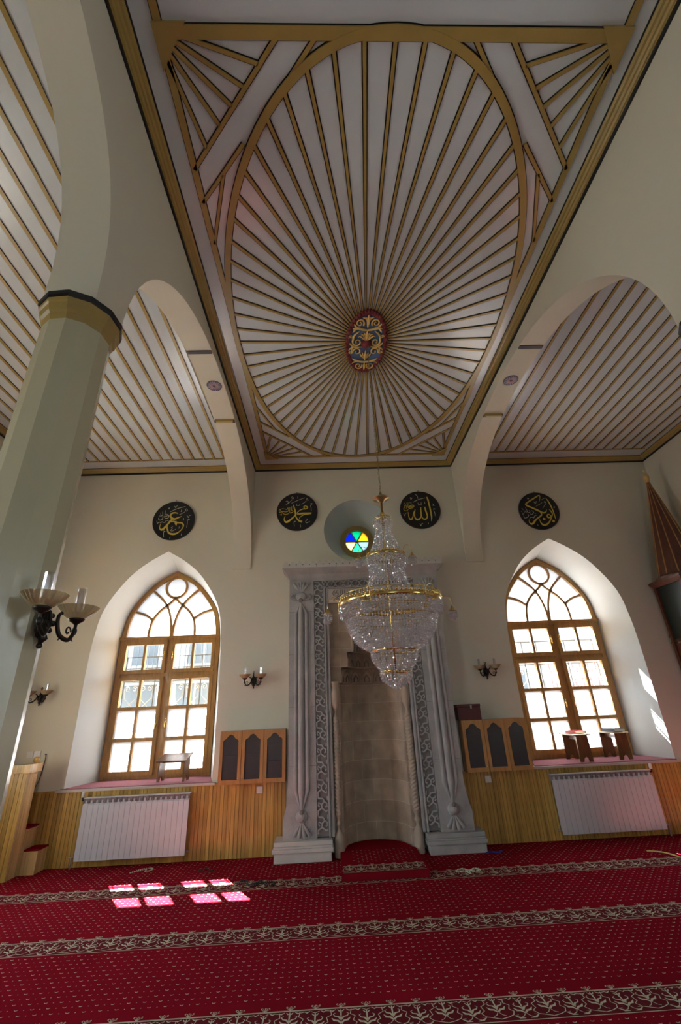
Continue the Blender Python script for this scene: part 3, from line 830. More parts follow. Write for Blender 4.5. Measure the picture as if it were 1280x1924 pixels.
# ================================================================== MIHRAB
MI = thing('mihrab', 'carved grey stone prayer niche with crested cornice between the two windows', 'prayer niche', (.53, 6.3, 0))
MC = .53
def mir(f):
    for s in (-1, 1): f(lambda x, s=s: MC+s*(MC-x) if s == 1 else x)
def pairx(a, b, s):     # a<b on the left side; mirrored for s=1
    return (a, b) if s < 0 else (2*MC-b, 2*MC-a)
for s in (-1, 1):
    X = lambda x, s=s: x if s < 0 else 2*MC-x
    b = MB(); a0, a1 = pairx(-.705, -.02, s); b.box((a0+.02*(s > 0), 6.165, .0), (a1-.02*(s < 0), 6.499, .095))
    a0, a1 = pairx(-.725, -.015, s); b.box((a0, 6.15, .095), (a1, 6.499, .135))
    a0, a1 = pairx(-.71, -.025, s); b.box((a0, 6.16, .135), (a1, 6.499, .155)); b.box((a0, 6.175, .155), (a1, 6.499, .20))
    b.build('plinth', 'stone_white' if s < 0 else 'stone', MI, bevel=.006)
    # outer pilaster body with flared foot
    P = [(-.613, .20), (-.205, .20), (-.205, 3.31), (-.555, 3.31), (-.555, .70), (-.58, .52), (-.613, .40)]
    if s > 0: P = [(X(x), z) for x, z in P]
    pb = MB(); pb.xz(P, 6.25, 6.499)
    for zz in (.95, 1.62, 2.28, 2.86):   # masonry joints, cut as thin dark lines
        a0, a1 = pairx(-.552, -.207, s); pb.box((a0, 6.2492, zz), (a1, 6.26, zz+.004), 1)
    recalc(pb.build('pilaster', ['stone', 'stone_dark'], MI))
    # three roll mouldings tapering to a knot
    rl = MB()
    for xa, xb, top in ((-.488, -.440, 2.84), (-.432, -.350, 2.86), (-.342, -.285, 2.84)):
        c, r = X((xa+xb)/2), (xb-xa)/2; kx = X(-.388)
        if (xa+xb)/2 == -.391: pass
        mid = abs(c-kx) < .02
        zt, zb = (3.02, .46) if mid else (2.98, .50)
        tx = kx if mid else c+(kx-c)*.85
        Pp = [(kx if mid else c+(kx-c)*.8, 6.25, zb), (c, 6.25, .70), (c, 6.25, .74), (c, 6.25, top-.02), (c, 6.25, top), (tx, 6.25, zt)]
        rl.tube(Pp, [r*.35, r*.98, r, r, r*.98, r*.3], 14)
    smooth_by(rl.build('roll_mouldings', 'stone', MI), 50)
    # top palmette and ball
    kx = X(-.388); tp = MB()
    tp.ball((kx, 6.245, 3.085), .082, 18, 10, 0, (1, .42, .85))
    for a in (-.62, -.3, 0, .3, .62):
        tp.tube([(kx+.02*sin(a), 6.245, 3.15), (kx+.12*sin(a), 6.235, 3.15+.09*cos(a)), (kx+.19*sin(a), 6.245, 3.15+.155*cos(a))], [.010, .026, .008], 8)
    for q in (-1, 1):
        P3 = [(kx+q*.06, 6.243, 3.04), (kx+q*.11, 6.238, 3.045), (kx+q*.145, 6.24, 3.075), (kx+q*.125, 6.24, 3.11), (kx+q*.10, 6.24, 3.09)]
        tp.tube(P3, [.014, .016, .016, .013, .008], 8)
    smooth_by(tp.build('palmette', 'stone', MI), 50)
    hol = MB(); hol.ball((kx, 6.20, 3.02), .032, 12, 6, 0, (1, .5, 1.0)); hol.build('hollow_shade', 'stone_dark', MI)  # solid dark ball, its colour stands in for shade in a hollow
    bt = MB()
    bt.ball((kx, 6.245, .425), .075, 18, 10, 0, (1, .5, .9)); bt.ball((kx, 6.235, .425), .055, 14, 8, 0, (1, .8, 1))
    for a in (-.55, -.2, .2, .55): bt.tube([(kx+.02*sin(a), 6.243, .365), (kx+.10*sin(a), 6.236, .365-.075*cos(a)), (kx+.18*sin(a), 6.243, .365-.145*cos(a))], [.009, .022, .026], 8)
    smooth_by(bt.build('tassel', 'stone', MI), 50)
    h2 = MB(); h2.ball((kx, 6.198, .478), .026, 10, 6, 0, (1, .5, 1)); h2.build('hollow_shade', 'stone_dark', MI)  # lower dark ball, again shade of a hollow given as colour
    # carved ornament strip
    a0, a1 = pairx(-.205, -.065, s)
    og = MB(); og.box((a0, 6.270, .215), (a1, 6.499, 3.31), 1)
    z = .24; k = 0
    while z < 3.15:
        hh = .192; w = .140; bx0 = a0
        U = lambda u, v: (bx0+u*w, z+v*hh)
        sg = 1 if s < 0 else -1
        U2 = (lambda u, v: U(u, v)) if sg > 0 else (lambda u, v: U(1-u, v))
        g0 = lambda a, b: (a, 6.2515, b); g1 = lambda a, b: (a, 6.272, b)
        og.path([U2(.10, .02), U2(.10, .22), U2(.42, .36), U2(.78, .18), U2(.92, .24)], .017, g0, g1, 0)
        og.path([U2(.42, .36), U2(.40, .55), U2(.66, .70), U2(.86, .60), U2(.88, .44), U2(.72, .42)], .017, lambda a, b: (a, 6.2525, b), g1, 0)
        og.path([U2(.40, .55), U2(.14, .66), U2(.12, .50), U2(.24, .44)], .016, lambda a, b: (a, 6.2535, b), g1, 0)
        og.path([U2(.66, .70), U2(.52, .86), U2(.12, .90), U2(.10, 1.02)], .016, lambda a, b: (a, 6.2545, b), g1, 0)
        og.path([U2(.92, .78), U2(.92, 1.0)], .014, g0, g1, 0)
        z += hh; k += 1
    og.build('carved_band', ['stone', 'stone_dark'], MI)
    # fillets inside the strip
    fl = MB(); a0, a1 = pairx(-.065, -.045, s); fl.box((a0, 6.245, .205), (a1, 6.499, 3.21))
    a0, a1 = pairx(-.045, -.028, s); fl.box((a0, 6.275, .205), (a1, 6.499, 3.21))
    a0, a1 = pairx(-.028, .004, s); fl.box((a0, 6.262, .205), (a1, 6.499, 3.21))
    fl.build('fillet', 'stone', MI, bevel=.004)
    # rope column with ball foot and vase cap
    rc = MB(); cx_ = X(.056); NT = 150; seg = 16
    V = []; F = []
    for i in range(NT+1):
        zz = .42+(1.48-.42)*i/NT
        for k in range(seg):
            a = 2*pi*k/seg; r = .040+.007*cos(3*a*s-(zz*150))
            V.append((cx_+r*cos(a), 6.312+r*sin(a), zz))
    for i in range(NT): F += [(i*seg+k, i*seg+(k+1) % seg, (i+1)*seg+(k+1) % seg, (i+1)*seg+k) for k in range(seg)]
    rc.add(V, F)
    rc.lathe([(.045, .42), (.028, .39), (.020, .36), (.034, .34), (.034, .32), (.018, .30), (.018, .27), (.040, .24), (.05, .215)], (cx_, 6.312, 0), 16)
    rc.lathe([(.040, 1.48), (.018, 1.52), (.016, 1.55), (.030, 1.58), (.055, 1.64), (.066, 1.71), (.066, 1.78), (.052, 1.84), (.048, 1.88), (.06, 1.895), (.06, 1.92)], (cx_, 6.312, 0), 18)
    rc.lathe([(.062, .0), (.062, .19), (.05, .215)], (cx_, 6.312, 0), 8)
    smooth_by(rc.build('rope_column', 'rope_stone', MI), 60)
# lintel band, cornice and cresting
lt = MB(); lt.box((-.205, 6.25, 3.31), (1.265, 6.499, 3.34)); lt.box((-.555, 6.25, 3.31), (-.205, 6.499, 3.34)); lt.box((1.265, 6.25, 3.31), (1.615, 6.499, 3.34))
lt.build('lintel', 'stone', MI)
ob = MB(); ob.box((-.065, 6.270, 3.205), (1.125, 6.499, 3.31), 1)
x = -.065; w_ = .119
for k in range(10):
    U = lambda u, v: (x+u*w_, 3.208+v*.100)
    g0 = lambda a, b: (a, 6.2515, b); g1 = lambda a, b: (a, 6.272, b)
    ob.path([U(.02, .10), U(.30, .12), U(.50, .42), U(.50, .62), U(.22, .92), U(.04, .88)], .013, g0, g1)
    ob.path([U(.50, .42), U(.70, .12), U(.98, .10)], .013, lambda a, b: (a, 6.2525, b), g1)
    ob.path([U(.50, .62), U(.78, .92), U(.96, .88)], .013, lambda a, b: (a, 6.2535, b), g1)
    ob.path([U(.08, .35), U(.08, .62), U(.20, .70)], .012, g0, g1)
    x += w_
ob.box((-.065, 6.247, 3.195), (1.125, 6.499, 3.207), 0)
ob.build('carved_band', ['stone', 'stone_dark'], MI)
co = MB()
def fru(z0, e0, y0, z1, e1, y1, mi=0):
    co.hexa([(-.555-e0, y0, z0), (1.615+e0, y0, z0), (1.615+e0, 6.499, z0), (-.555-e0, 6.499, z0)], [(-.555-e1, y1, z1), (1.615+e1, y1, z1), (1.615+e1, 6.499, z1), (-.555-e1, 6.499, z1)], mi)
fru(3.34, 0, 6.25, 3.41, .018, 6.225); fru(3.41, .028, 6.215, 3.475, .092, 6.145); fru(3.475, .098, 6.14, 3.488, .098, 6.14)
co.build('cornice', 'stone', MI)
cr = MB(); x0, x1 = -.648, 1.708; n = 24; p = (x1-x0)/n; P = [(x0, 3.488)]
P += [(x0, 3.562)]
for k in range(n):
    a = x0+k*p
    P += [(a+.006, 3.548), (a+.016, 3.552), (a+.026, 3.576), (a+p/2-.006, 3.588), (a+p/2, 3.604), (a+p/2+.006, 3.588), (a+p-.026, 3.576), (a+p-.016, 3.552), (a+p-.006, 3.548)]
P += [(x1, 3.562), (x1, 3.488)]
cr.xz(P, 6.15, 6.20, 0)
for k in range(1, n): 
    a = x0+k*p; cr.xz(circ(a, 3.536, .010, 8), 6.1485, 6.152, 1)  # dark discs paint the shade of small holes between the teeth
for k in range(2, n, 3): cr.box((x0+k*p-.001, 6.149, 3.488), (x0+k*p+.002, 6.151, 3.53), 1)
recalc(cr.build('cresting', ['stone_white', 'stone_dark'], MI))
for sx_, nm in ((x0, 0), (x1, 1)):
    s2 = MB().box((sx_-(0 if not nm else .04), 6.20, 3.488), (sx_+(.04 if not nm else 0), 6.499, 3.555)); s2.build('cresting_return', 'stone_white', MI)
# recessed niche wall with stepped hood opening
hw = [(.412, .0), (.412, 1.90), (.375, 1.90), (.375, 2.10), (.285, 2.10), (.285, 2.30), (.20, 2.30), (.20, 2.49), (.12, 2.49), (.12, 2.66), (.05, 2.66), (.0, 2.80)]
hole = [(MC+x_, z_) for x_, z_ in hw]+[(MC-x_, z_) for x_, z_ in reversed(hw[:-1])]
nw = MB()
outl = [(.004, 0), ]+[(1.056, 0), (1.056, 3.2), (.004, 3.2)]
poly = [(.004, .0), (MC-.412, 0.0)]+[(MC-x_, z_) for x_, z_ in hw[1:]]+[(MC+x_, z_) for x_, z_ in reversed(hw[:-1])]+[(1.056, 0), (1.056, 3.2), (.004, 3.2)]
nw.xz(poly, 6.345, 6.499)
recalc(nw.build('niche_wall', 'niche_stone', MI))
def nic_poly(w, d, n=7):
    """half plan from left front to right front"""
    return [(MC-w*cos(pi*k/n), 6.345+d*sin(pi*k/n)) for k in range(n+1)]
ni = MB()
tiers = [(0.0, 1.90, .412, .46), (1.90, 2.10, .375, .42), (2.10, 2.30, .285, .32), (2.30, 2.49, .20, .23), (2.49, 2.66, .12, .14), (2.66, 2.80, .05, .06)]
for i, (z0, z1, w, d) in enumerate(tiers):
    A = nic_poly(w, d); n = len(A)
    ni.add([(x_, y_, z0) for x_, y_ in A]+[(x_, y_, z1) for x_, y_ in A], [(k, k+1, n+k+1, n+k) for k in range(n-1)])
    if i+1 < len(tiers):
        B = nic_poly(tiers[i+1][2], tiers[i+1][3]); ni.add([(x_, y_, z1) for x_, y_ in A]+[(x_, y_, z1) for x_, y_ in B], [(k, k+1, n+k+1, n+k) for k in range(n-1)])
    else: ni.add([(x_, y_, z1) for x_, y_ in A], [tuple(range(n))])
ni.build('niche_recess', 'niche_stone', MI)
mu = MB()
for (z0, z1, w, d), m_ in zip(tiers[1:5], (7, 7, 5, 3)):
    A = nic_poly(w-.004, d-.006, m_)
    for k in range(m_):
        (xa, ya), (xb, yb) = A[k], A[k+1]
        cxm, cym = (xa+xb)/2, (ya+yb)/2; L = hypot(xb-xa, yb-ya)
        ux, uy = (xb-xa)/L, (yb-ya)/L
        arc = [(-L*.42, z0+.01), (-L*.42, z0+.09), (-L*.28, z0+.14), (0, z0+.175), (L*.28, z0+.14), (L*.42, z0+.09), (L*.42, z0+.01)]
        mu.tube([(cxm+ux*s_+.0, cym+uy*s_-.004, z_) for s_, z_ in arc], .010, 6, 0)
        arc = [(-L*.2, z0+.02), (-L*.2, z0+.07), (0, z0+.11), (L*.2, z0+.07), (L*.2, z0+.02)]
        mu.tube([(cxm+ux*s_, cym+uy*s_-.006, z_) for s_, z_ in arc], .009, 6, 1)
mu.build('muqarnas_cells', ['niche_stone', 'stone_dark'], MI, True)

DISCS=[[[[114,234,14,30,266,23,-62,254,27,-114,204,27,-110,132,30,-38,64,31,30,46,30,118,80,23,238,134,10],[-50,42,27,-96,-16,30,-152,-100,27,-218,-198,30,-286,-282,34,-346,-316,30,-398,-278,18,-416,-192,11,-388,-92,7],[-170,-272,23,-178,-186,18,-140,-86,15,-66,-46,18,12,-40,24,150,-88,20,256,-98,23,322,-158,24,324,-246,16,270,-344,14,188,-426,20,88,-472,31,-16,-468,31,-114,-416,27,-170,-272,20],[76,-20,7,86,-100,41,102,-188,5]],[[-140,302,5,-34,364,8,146,434,10,328,480,7],[152,188,5,246,238,7,334,294,5],[340,368,8,376,396,8,402,336,10,358,316,7,340,368,7],[-24,506,8,18,438,8,22,490,7,76,518,8],[408,158,10,462,84,10,482,148,7,546,176,10],[486,46,8,446,-10,8,516,8,8],[440,-18,5,446,-148,8,438,-264,4],[0,-220,5,-48,-254,8,-4,-284,7,-56,-348,8,12,-364,8,108,-302,4],[204,-212,4,196,-286,10],[-300,358,5,-296,166,8,-234,150,10,-222,216,7,-284,224,5],[-230,222,5,-172,176,10,-188,90,10,-264,78,10,-310,122,5],[-388,316,5,-372,190,8,-424,184,7,-442,274,5],[-476,172,8,-406,156,5],[-480,114,5,-486,56,8,-428,18,10,-356,58,10,-362,110,7,-314,152,5],[-532,-2,5,-500,-90,8,-460,-46,7,-404,-70,8,-356,-36,8,-326,-66,7,-248,-54,8,-236,4,8,-162,-14,8],[-284,-354,7,-222,-378,10,-266,-398,7,-260,-496,7,-244,-568,4],[-46,-546,4,-50,-622,10],[308,-444,4,296,-528,10],[-220,414,5,-190,452,7,-186,406,7,-220,414,5],[212,380,4,204,294,10],[310,74,4,314,-10,10]]],[[[-126,242,14,-98,136,20,-64,0,27,-54,-88,23,-40,-192,20,24,-298,24,90,-350,30,160,-372,30],[70,-270,8,92,-212,11,186,-140,14,308,-108,16,456,-90,18],[-10,-98,20,160,-80,30,322,-78,27,464,-72,20],[-16,-76,12,38,-2,14,132,62,15,242,96,18,214,150,18,256,192,16,324,160,19,334,116,18,242,66,14],[-56,-110,16,-110,-190,20,-218,-290,27,-310,-360,31,-378,-358,27,-418,-284,16,-412,-210,10,-386,-144,5],[-240,156,10,-240,-38,10,-166,-26,10,-124,2,7],[-180,184,10,-186,50,10,-138,48,7],[-302,158,8,-294,22,8,-382,-4,10,-490,14,10,-570,-14,10,-584,62,7,-504,104,7,-438,116,7],[-566,98,7,-502,0,8,-420,-84,10,-326,-88,10,-260,-46,7],[-410,116,7,-342,76,7,-302,142,7],[-556,-88,7,-514,-118,10,-502,-60,5]],[[-188,304,7,24,404,8,250,492,7],[-378,242,5,-276,316,8,-168,426,5],[-378,364,5,-332,392,8,-296,354,8,-316,294,5],[-196,510,7,-154,540,8,-120,470,8,-182,464,7],[140,256,5,242,322,8,304,380,5],[298,442,7,332,456,8,360,386,8,298,426,5],[-24,278,5,-10,208,8,24,230,5,44,208,8,78,228,8,92,282,5],[24,550,4,14,474,10],[434,270,5,494,268,10,440,210,7,452,120,7,464,6,4],[292,-276,5,332,-292,7,272,-364,8,304,-416,10,412,-360,4],[-110,-352,5,-56,-346,10,-104,-388,7,-82,-526,4],[104,-460,4,104,-558,10]]],[[[268,456,18,298,302,23,318,118,23,332,-94,23,336,-272,20,312,-420,7],[274,440,4,322,332,10,282,332,7],[154,92,20,172,-44,23,198,-180,23,198,-268,20,152,-334,24,82,-346,23,34,-292,16,12,-188,12],[22,82,16,10,-84,20,0,-232,18,-52,-320,24,-138,-354,30,-200,-300,20,-216,-196,16,-196,-78,14,-172,12,10],[-180,-18,10,-232,-106,14,-268,-238,15,-326,-340,26,-380,-324,20,-410,-234,11,-414,-70,5],[-374,108,14,-286,166,15,-204,156,14,-226,90,12,-352,56,16,-360,108,14,-234,128,10],[-510,266,5,-444,112,8,-464,52,7],[-378,276,5,-398,80,8],[-532,190,5,-500,98,8,-548,54,7,-526,-22,8,-444,-24,8,-382,34,5],[-426,270,5,-414,126,7]],[[-218,272,8,-42,358,10,210,430,7],[-110,560,5,-54,504,10,-36,396,5],[-54,258,5,-36,166,8,-6,188,5,12,166,8,50,180,8,58,270,5],[178,290,4,174,216,10],[432,206,5,460,158,8,424,138,7,486,136,5],[436,16,7,496,6,8,438,-14,5,458,-128,7,464,-248,4],[-570,-126,8,-534,-208,8,-510,-128,7,-474,-114,8],[-72,-496,8,-46,-586,8,-18,-504,7,30,-492,8],[204,-460,4,206,-526,10],[-284,450,7,-236,426,8,-276,380,7,-284,450,5],[-338,260,5,-262,250,7],[-308,16,10,-306,8,10],[-250,44,10,-244,38,10]]],[[[84,338,5,140,514,12,98,550,19,-96,444,24,-274,342,24,-390,262,24,-376,200,27,-214,110,27,-54,14,30,56,-56,27,134,-82,24,210,-54,19,262,50,5],[38,-70,18,32,-168,23,-88,-254,24,-204,-340,27,-296,-440,31,-358,-468,27,-416,-422,14,-420,-318,5],[318,462,7,384,322,18,434,120,18,466,-92,16,472,-324,10],[342,32,10,384,-30,16,410,-120,20,384,-194,18,300,-258,23,228,-242,24,232,-168,20,286,-146,19,336,-192,15,326,-296,16,214,-442,23,86,-518,34,-6,-494,31,-54,-404,14,-60,-284,5],[56,-292,33,130,-318,33],[352,-374,33,418,-410,33]],[[-70,160,5,50,224,8,164,290,5],[144,382,5,306,466,7],[128,70,4,264,234,8],[234,288,8,260,334,8,282,278,8,300,236,5],[-116,330,5,-66,266,8,-18,350,5],[-308,478,7,-250,450,8,-290,434,7,-308,478,5],[526,148,5,542,102,8,504,88,7],[-176,-458,4,-158,-544,10],[-440,132,5,-406,-4,8,-458,-48,7,-478,20,5],[-494,-16,5,-538,-90,8,-584,-112,7,-580,-60,5],[-344,24,5,-316,-38,8,-390,-58,8,-404,10,5],[-250,14,5,-202,-56,10,-284,-136,8,-330,-96,5],[-556,-150,5,-550,-246,10,-458,-234,10,-384,-156,8,-418,-116,5],[-98,-150,5,-198,-190,8,-240,-256,8,-290,-232,8,-364,-252,7,-394,-318,5],[-562,122,4,-528,44,7],[-608,-28,4,-570,16,5],[-174,-86,5,-136,-104,5]]]]
PLAQ=[[150,6010,11,210,6058,13,298,6078,14,384,6044,11,502,6092,13,620,6138,13,752,6164,11],[146,6126,11,180,6066,11,270,6122,13,360,6178,13,476,6196,13,684,6262,11],[220,6346,9,182,6302,11,216,6256,11,200,6198,8],[278,6336,9,254,6256,11,318,6238,9],[366,6348,9,364,6222,13],[424,6346,9,430,6176,13],[498,6342,9,492,6202,13],[570,6332,9,570,6170,13],[644,6338,9,640,6226,13],[168,6302,11,150,6214,11,228,6152,11,316,6194,11],[698,6224,11,758,6282,11,816,6236,11,754,6192,9],[314,6142,11,358,6118,8],[528,6040,9,602,6052,11,690,6092,11]]

# ================================================================== CALLIGRAPHY
def strokes(mb, L, f0, f1, mi, sc=2000.0, k=4, mn=.0022, kw=1.0):
    for q, l in enumerate(L):
        P = [(l[i]/sc, l[i+1]/sc, max(l[i+2]/sc*2*kw, mn)) for i in range(0, len(l), 3)]
        C_ = catmull(P, k) if len(P) > 2 else P
        e_ = .00012*(q % 7)
        mb.path([(a, b) for a, b, _ in C_], [max(c, mn) for _, _, c in C_], lambda a, b: f0(a, b, e_), f1, mi)
DC = [(-2.44, 4.445, 'black calligraphy disc over the left window'), (-.46, 4.54, 'black calligraphy disc between the left arch and the round coloured window'),
      (1.56, 4.51, 'black calligraphy disc between the chandelier chain and the right arch'), (3.53, 4.43, 'black calligraphy disc over the right window')]
for (x, z, lab), (g, w) in zip(DC, DISCS):
    t = thing('calligraphy_disc', lab, 'wall disc', (x, YW, z), group='round calligraphy boards on the niche wall')
    d = MB(); Rr = .334
    V = [(x+Rr*cos(2*pi*k/64), z+Rr*sin(2*pi*k/64)) for k in range(64)]
    d.xz(V, YW-.030, YW-.004)
    recalc(d.build('board', 'disc_black', t))
    s = MB()
    strokes(s, g, lambda a, b, e: (x+a, YW-.0335-e, z+b), lambda a, b: (x+a, YW-.0295, z+b), 0)
    strokes(s, w, lambda a, b, e: (x+a, YW-.0325-e, z+b), lambda a, b: (x+a, YW-.0295, z+b), 1)
    s.build('lettering', ['letter_gold', 'letter_pale'], t)
    h = MB(); h.tube([(x+.012*cos(2*pi*k/10), YW-.016, z+Rr+.014+.012*sin(2*pi*k/10)) for k in range(10)], .003, 5, closed=True)
    h.build('hanging_ring', 'bronze', t)
pq = thing('calligraphy_plaque', 'pale stone plaque with black script under the carved lintel of the niche', 'plaque', (.53, 6.3, 3.08))
MB().xz([(.006, 2.985), (1.054, 2.985), (1.054, 3.185), (.006, 3.185)], 6.268, 6.344).build('slab', 'plaque_stone', pq, bevel=.004)
s = MB()
for dx, m_ in ((0, 1), (.30, 1), (.56, 1)):
    strokes(s, [[v+(int(dx*2000) if i % 3 == 0 else 0) for i, v in enumerate(l)] for l in PLAQ if not (dx > .5 and l[0] > 780)], lambda a, b, e: (a, 6.2655-e, b), lambda a, b: (a, 6.269, b), 0, kw=.62)
s.build('lettering', 'disc_black', pq)

# ================================================================== CEILING MEDALLION
md = thing('ceiling_medallion', 'oval carved gilt medallion with red rim at the centre of the ray ceiling', 'ceiling medallion', (MCX, MCY, ZC-.03))
E_ = lambda u, v, z: (MCX+u*.236, MCY-v*.455, z)
el = [(cos(2*pi*k/64), sin(2*pi*k/64)) for k in range(64)]
b = MB(); b.prism([(.86*a, .88*c) for a, c in el], lambda u, v: E_(u, v, ZC-.022), lambda u, v: E_(u, v, ZC+.002), 0); recalc(b.build('backplate', 'medallion_blue', md))
b = MB()
b.ring([(a, c) for a, c in el], [(.84*a, .87*c) for a, c in el], lambda u, v: E_(u, v, ZC-.034), lambda u, v: E_(u, v, ZC+.002))
for k in range(44):
    a = 2*pi*k/44; b.ball(E_(.965*cos(a), .975*sin(a), ZC-.032), .017, 8, 5, 0, (1, 1.2, .7))
for k in range(30):
    a = 2*pi*k/30; b.ball(E_(.85*cos(a), .875*sin(a), ZC-.032), .007, 6, 4, 0)
b.build('rim', 'medallion_red', md, True)
sc = MB()
def sw(P, r, mirror=True):
    for s_ in ((1, -1) if mirror else (1,)):
        Q = catmull([(s_*u, v, q) for u, v, q in P], 3)
        sc.tube([E_(u, v, ZC-.032-.004*(q > .012)) for u, v, q in Q], [q for _, _, q in Q], 6)
def spiral(cu, cv, r0, a0, turns, sgn=1, q0=.011):
    P = []
    for i in range(16):
        f = i/15; a = a0+sgn*turns*2*pi*f; r = r0*(1-.72*f)
        P.append((cu+r*cos(a), cv+r*sin(a)*.62, q0*(1-.45*f)))
    P.append((P[-1][0], P[-1][1], .013)); return P
sw([(0, .88, .006), (0, .72, .018), (0, .52, .008)], 1, False)
for a in (.14, .26): sw([(0, .66, .008), (a*.5, .78, .010), (a, .80, .005)], 1)
sw(spiral(.37, .64, .20, -2.6, 1.25, -1), 1)
sw([(.0, .43, .012), (.25, .46, .014), (.48, .50, .016), (.70, .47, .006)], 1); sw([(.45, .48, .012), (.60, .58, .010), (.62, .62, .005)], 1); sw([(.5, .5, .010), (.62, .42, .012), (.68, .36, .005)], 1)
sw([(.36, .40, .006), (.60, .26, .012), (.66, .08, .013)]+spiral(.44, .06, .22, .2, 1.1, -1), 1)
sw([(0, .06, .006), (0, .26, .016), (0, .40, .006)], 1, False)
for (a, v) in ((.12, .33), (.24, .30), (.34, .24)): sw([(.02, .10, .008), (a*.7, v-.03, .010), (a, v, .006), (a*1.15, v-.03, .004)], 1)
sw([(.20, -.10, .006), (.50, -.10, .016), (.74, -.02, .012), (.80, .03, .005)], 1); sw([(.6, -.10, .012), (.80, -.18, .010), (.83, -.22, .005)], 1)
sw([(.66, -.10, .010), (.68, -.28, .012)]+spiral(.42, -.26, .22, -.2, 1.1, 1), 1)
sw([(0, -.22, .006), (0, -.42, .016), (0, -.56, .006)], 1, False)
for (a, v) in ((.14, -.30), (.26, -.33)): sw([(.02, -.50, .008), (a*.8, v-.06, .010), (a, v, .005)], 1)
sw([(.0, -.62, .012), (.25, -.60, .014), (.46, -.56, .015), (.62, -.50, .006)], 1); sw([(.4, -.6, .012), (.58, -.64, .008), (.62, -.68, .004)], 1)
sw(spiral(.30, -.76, .20, 2.6, 1.2, 1), 1)
sw([(0, -.90, .006), (0, -.80, .016), (0, -.66, .006)], 1, False)
for v in (.22, -.30): sw(spiral(.74, v, .09, 0, 1.0, 1, .007), 1)
sc.build('scrollwork', 'gilt', md, True)
b = MB(); b.lathe([(.001, -.085), (.025, -.08), (.045, -.06), (.055, -.035), (.058, -.02)], (MCX, MCY, ZC), 20, wob=lambda j, k: .06*(k % 2)); b.build('boss', 'medallion_red', md, True)

# ================================================================== CHANDELIER
HX, HY = .532, 3.72
ch = thing('chandelier', 'tall crystal chandelier with gilt rings hanging from the oval medallion', 'chandelier', (HX, HY, 1.72))
c = MB(); zt = ZC-.08; n = 60
for k in range(n):
    z0 = 3.44+(zt-3.44)*k/n; zc = z0+.016; q = []
    for i in range(8):
        a = 2*pi*i/8; dx = .0065*cos(a); q.append((HX+(dx if k % 2 else 0)-.006*(k/n), HY+(0 if k % 2 else dx), zc+.021*sin(a)))
    c.tube(q, .0021, 4, closed=True)
c.tube([(HX-.006, HY-.004, zt), (HX+.006, HY-.006, 4.4), (HX+.004, HY-.004, 3.44)], .0022, 5)
c.build('chain', 'brass_dull', ch)
c = MB(); c.lathe([(.012, 3.46), (.016, 3.44), (.03, 3.425), (.074, 3.405), (.080, 3.398), (.076, 3.392), (.045, 3.385), (.035, 3.372), (.022, 3.36), (.018, 3.35)], (HX, HY, 0), 28)
c.build('ceiling_cup', 'brass_dull', ch, True)
c = MB(); c.lathe([(.011, 3.36), (.011, 2.85), (.009, 2.84), (.009, 2.45), (.009, 1.85)], (HX, HY, 0), 10); c.lathe([(.03, 3.20), (.022, 3.24), (.014, 3.26)], (HX, HY, 0), 12)
c.build('stem', 'brass', ch, True)
def ringband(r, z0, z1, teeth=0, th=.006, tooth=.012, name='gilt_ring'):
    b = MB(); b.lathe([(r, z0), (r+th, z0+.003), (r+th*1.3, (z0+z1)/2), (r+th, z1-.003), (r, z1), (r-.004, z1), (r-.004, z0), (r, z0)], (HX, HY, 0), 64)
    for k in range(teeth):
        a = 2*pi*k/teeth; b.ball((HX+(r+.004)*cos(a), HY+(r+.004)*sin(a), z1+tooth*.6), tooth*.62, 6, 4, 0, (1, 1, 1.2))
        b.ball((HX+(r+.005)*cos(a+pi/teeth), HY+(r+.005)*sin(a+pi/teeth), z1-.002), tooth*.3, 5, 3)
    return b.build(name, 'brass', ch, True)
ringband(.064, 3.165, 3.19, 16); ringband(.166, 2.80, 2.83, 34)
ringband(.428, 2.372, 2.41, 72, tooth=.016); b = MB()
for k in range(72):
    a = 2*pi*k/72; b.tube([(HX+.431*cos(a), HY+.431*sin(a), 2.405), (HX+.431*cos(a), HY+.431*sin(a), 2.45)], .0035, 4)
b.lathe([(.427, 2.447), (.433, 2.447), (.433, 2.453), (.427, 2.453), (.427, 2.447)], (HX, HY, 0), 64); b.build('crown_gallery', 'brass', ch)
ringband(.188, 1.995, 2.012, 0); ringband(.118, 1.838, 1.855, 0)
ringband(.375, 2.318, 2.322, 0, .003); ringband(.385, 2.262, 2.266, 0, .003)
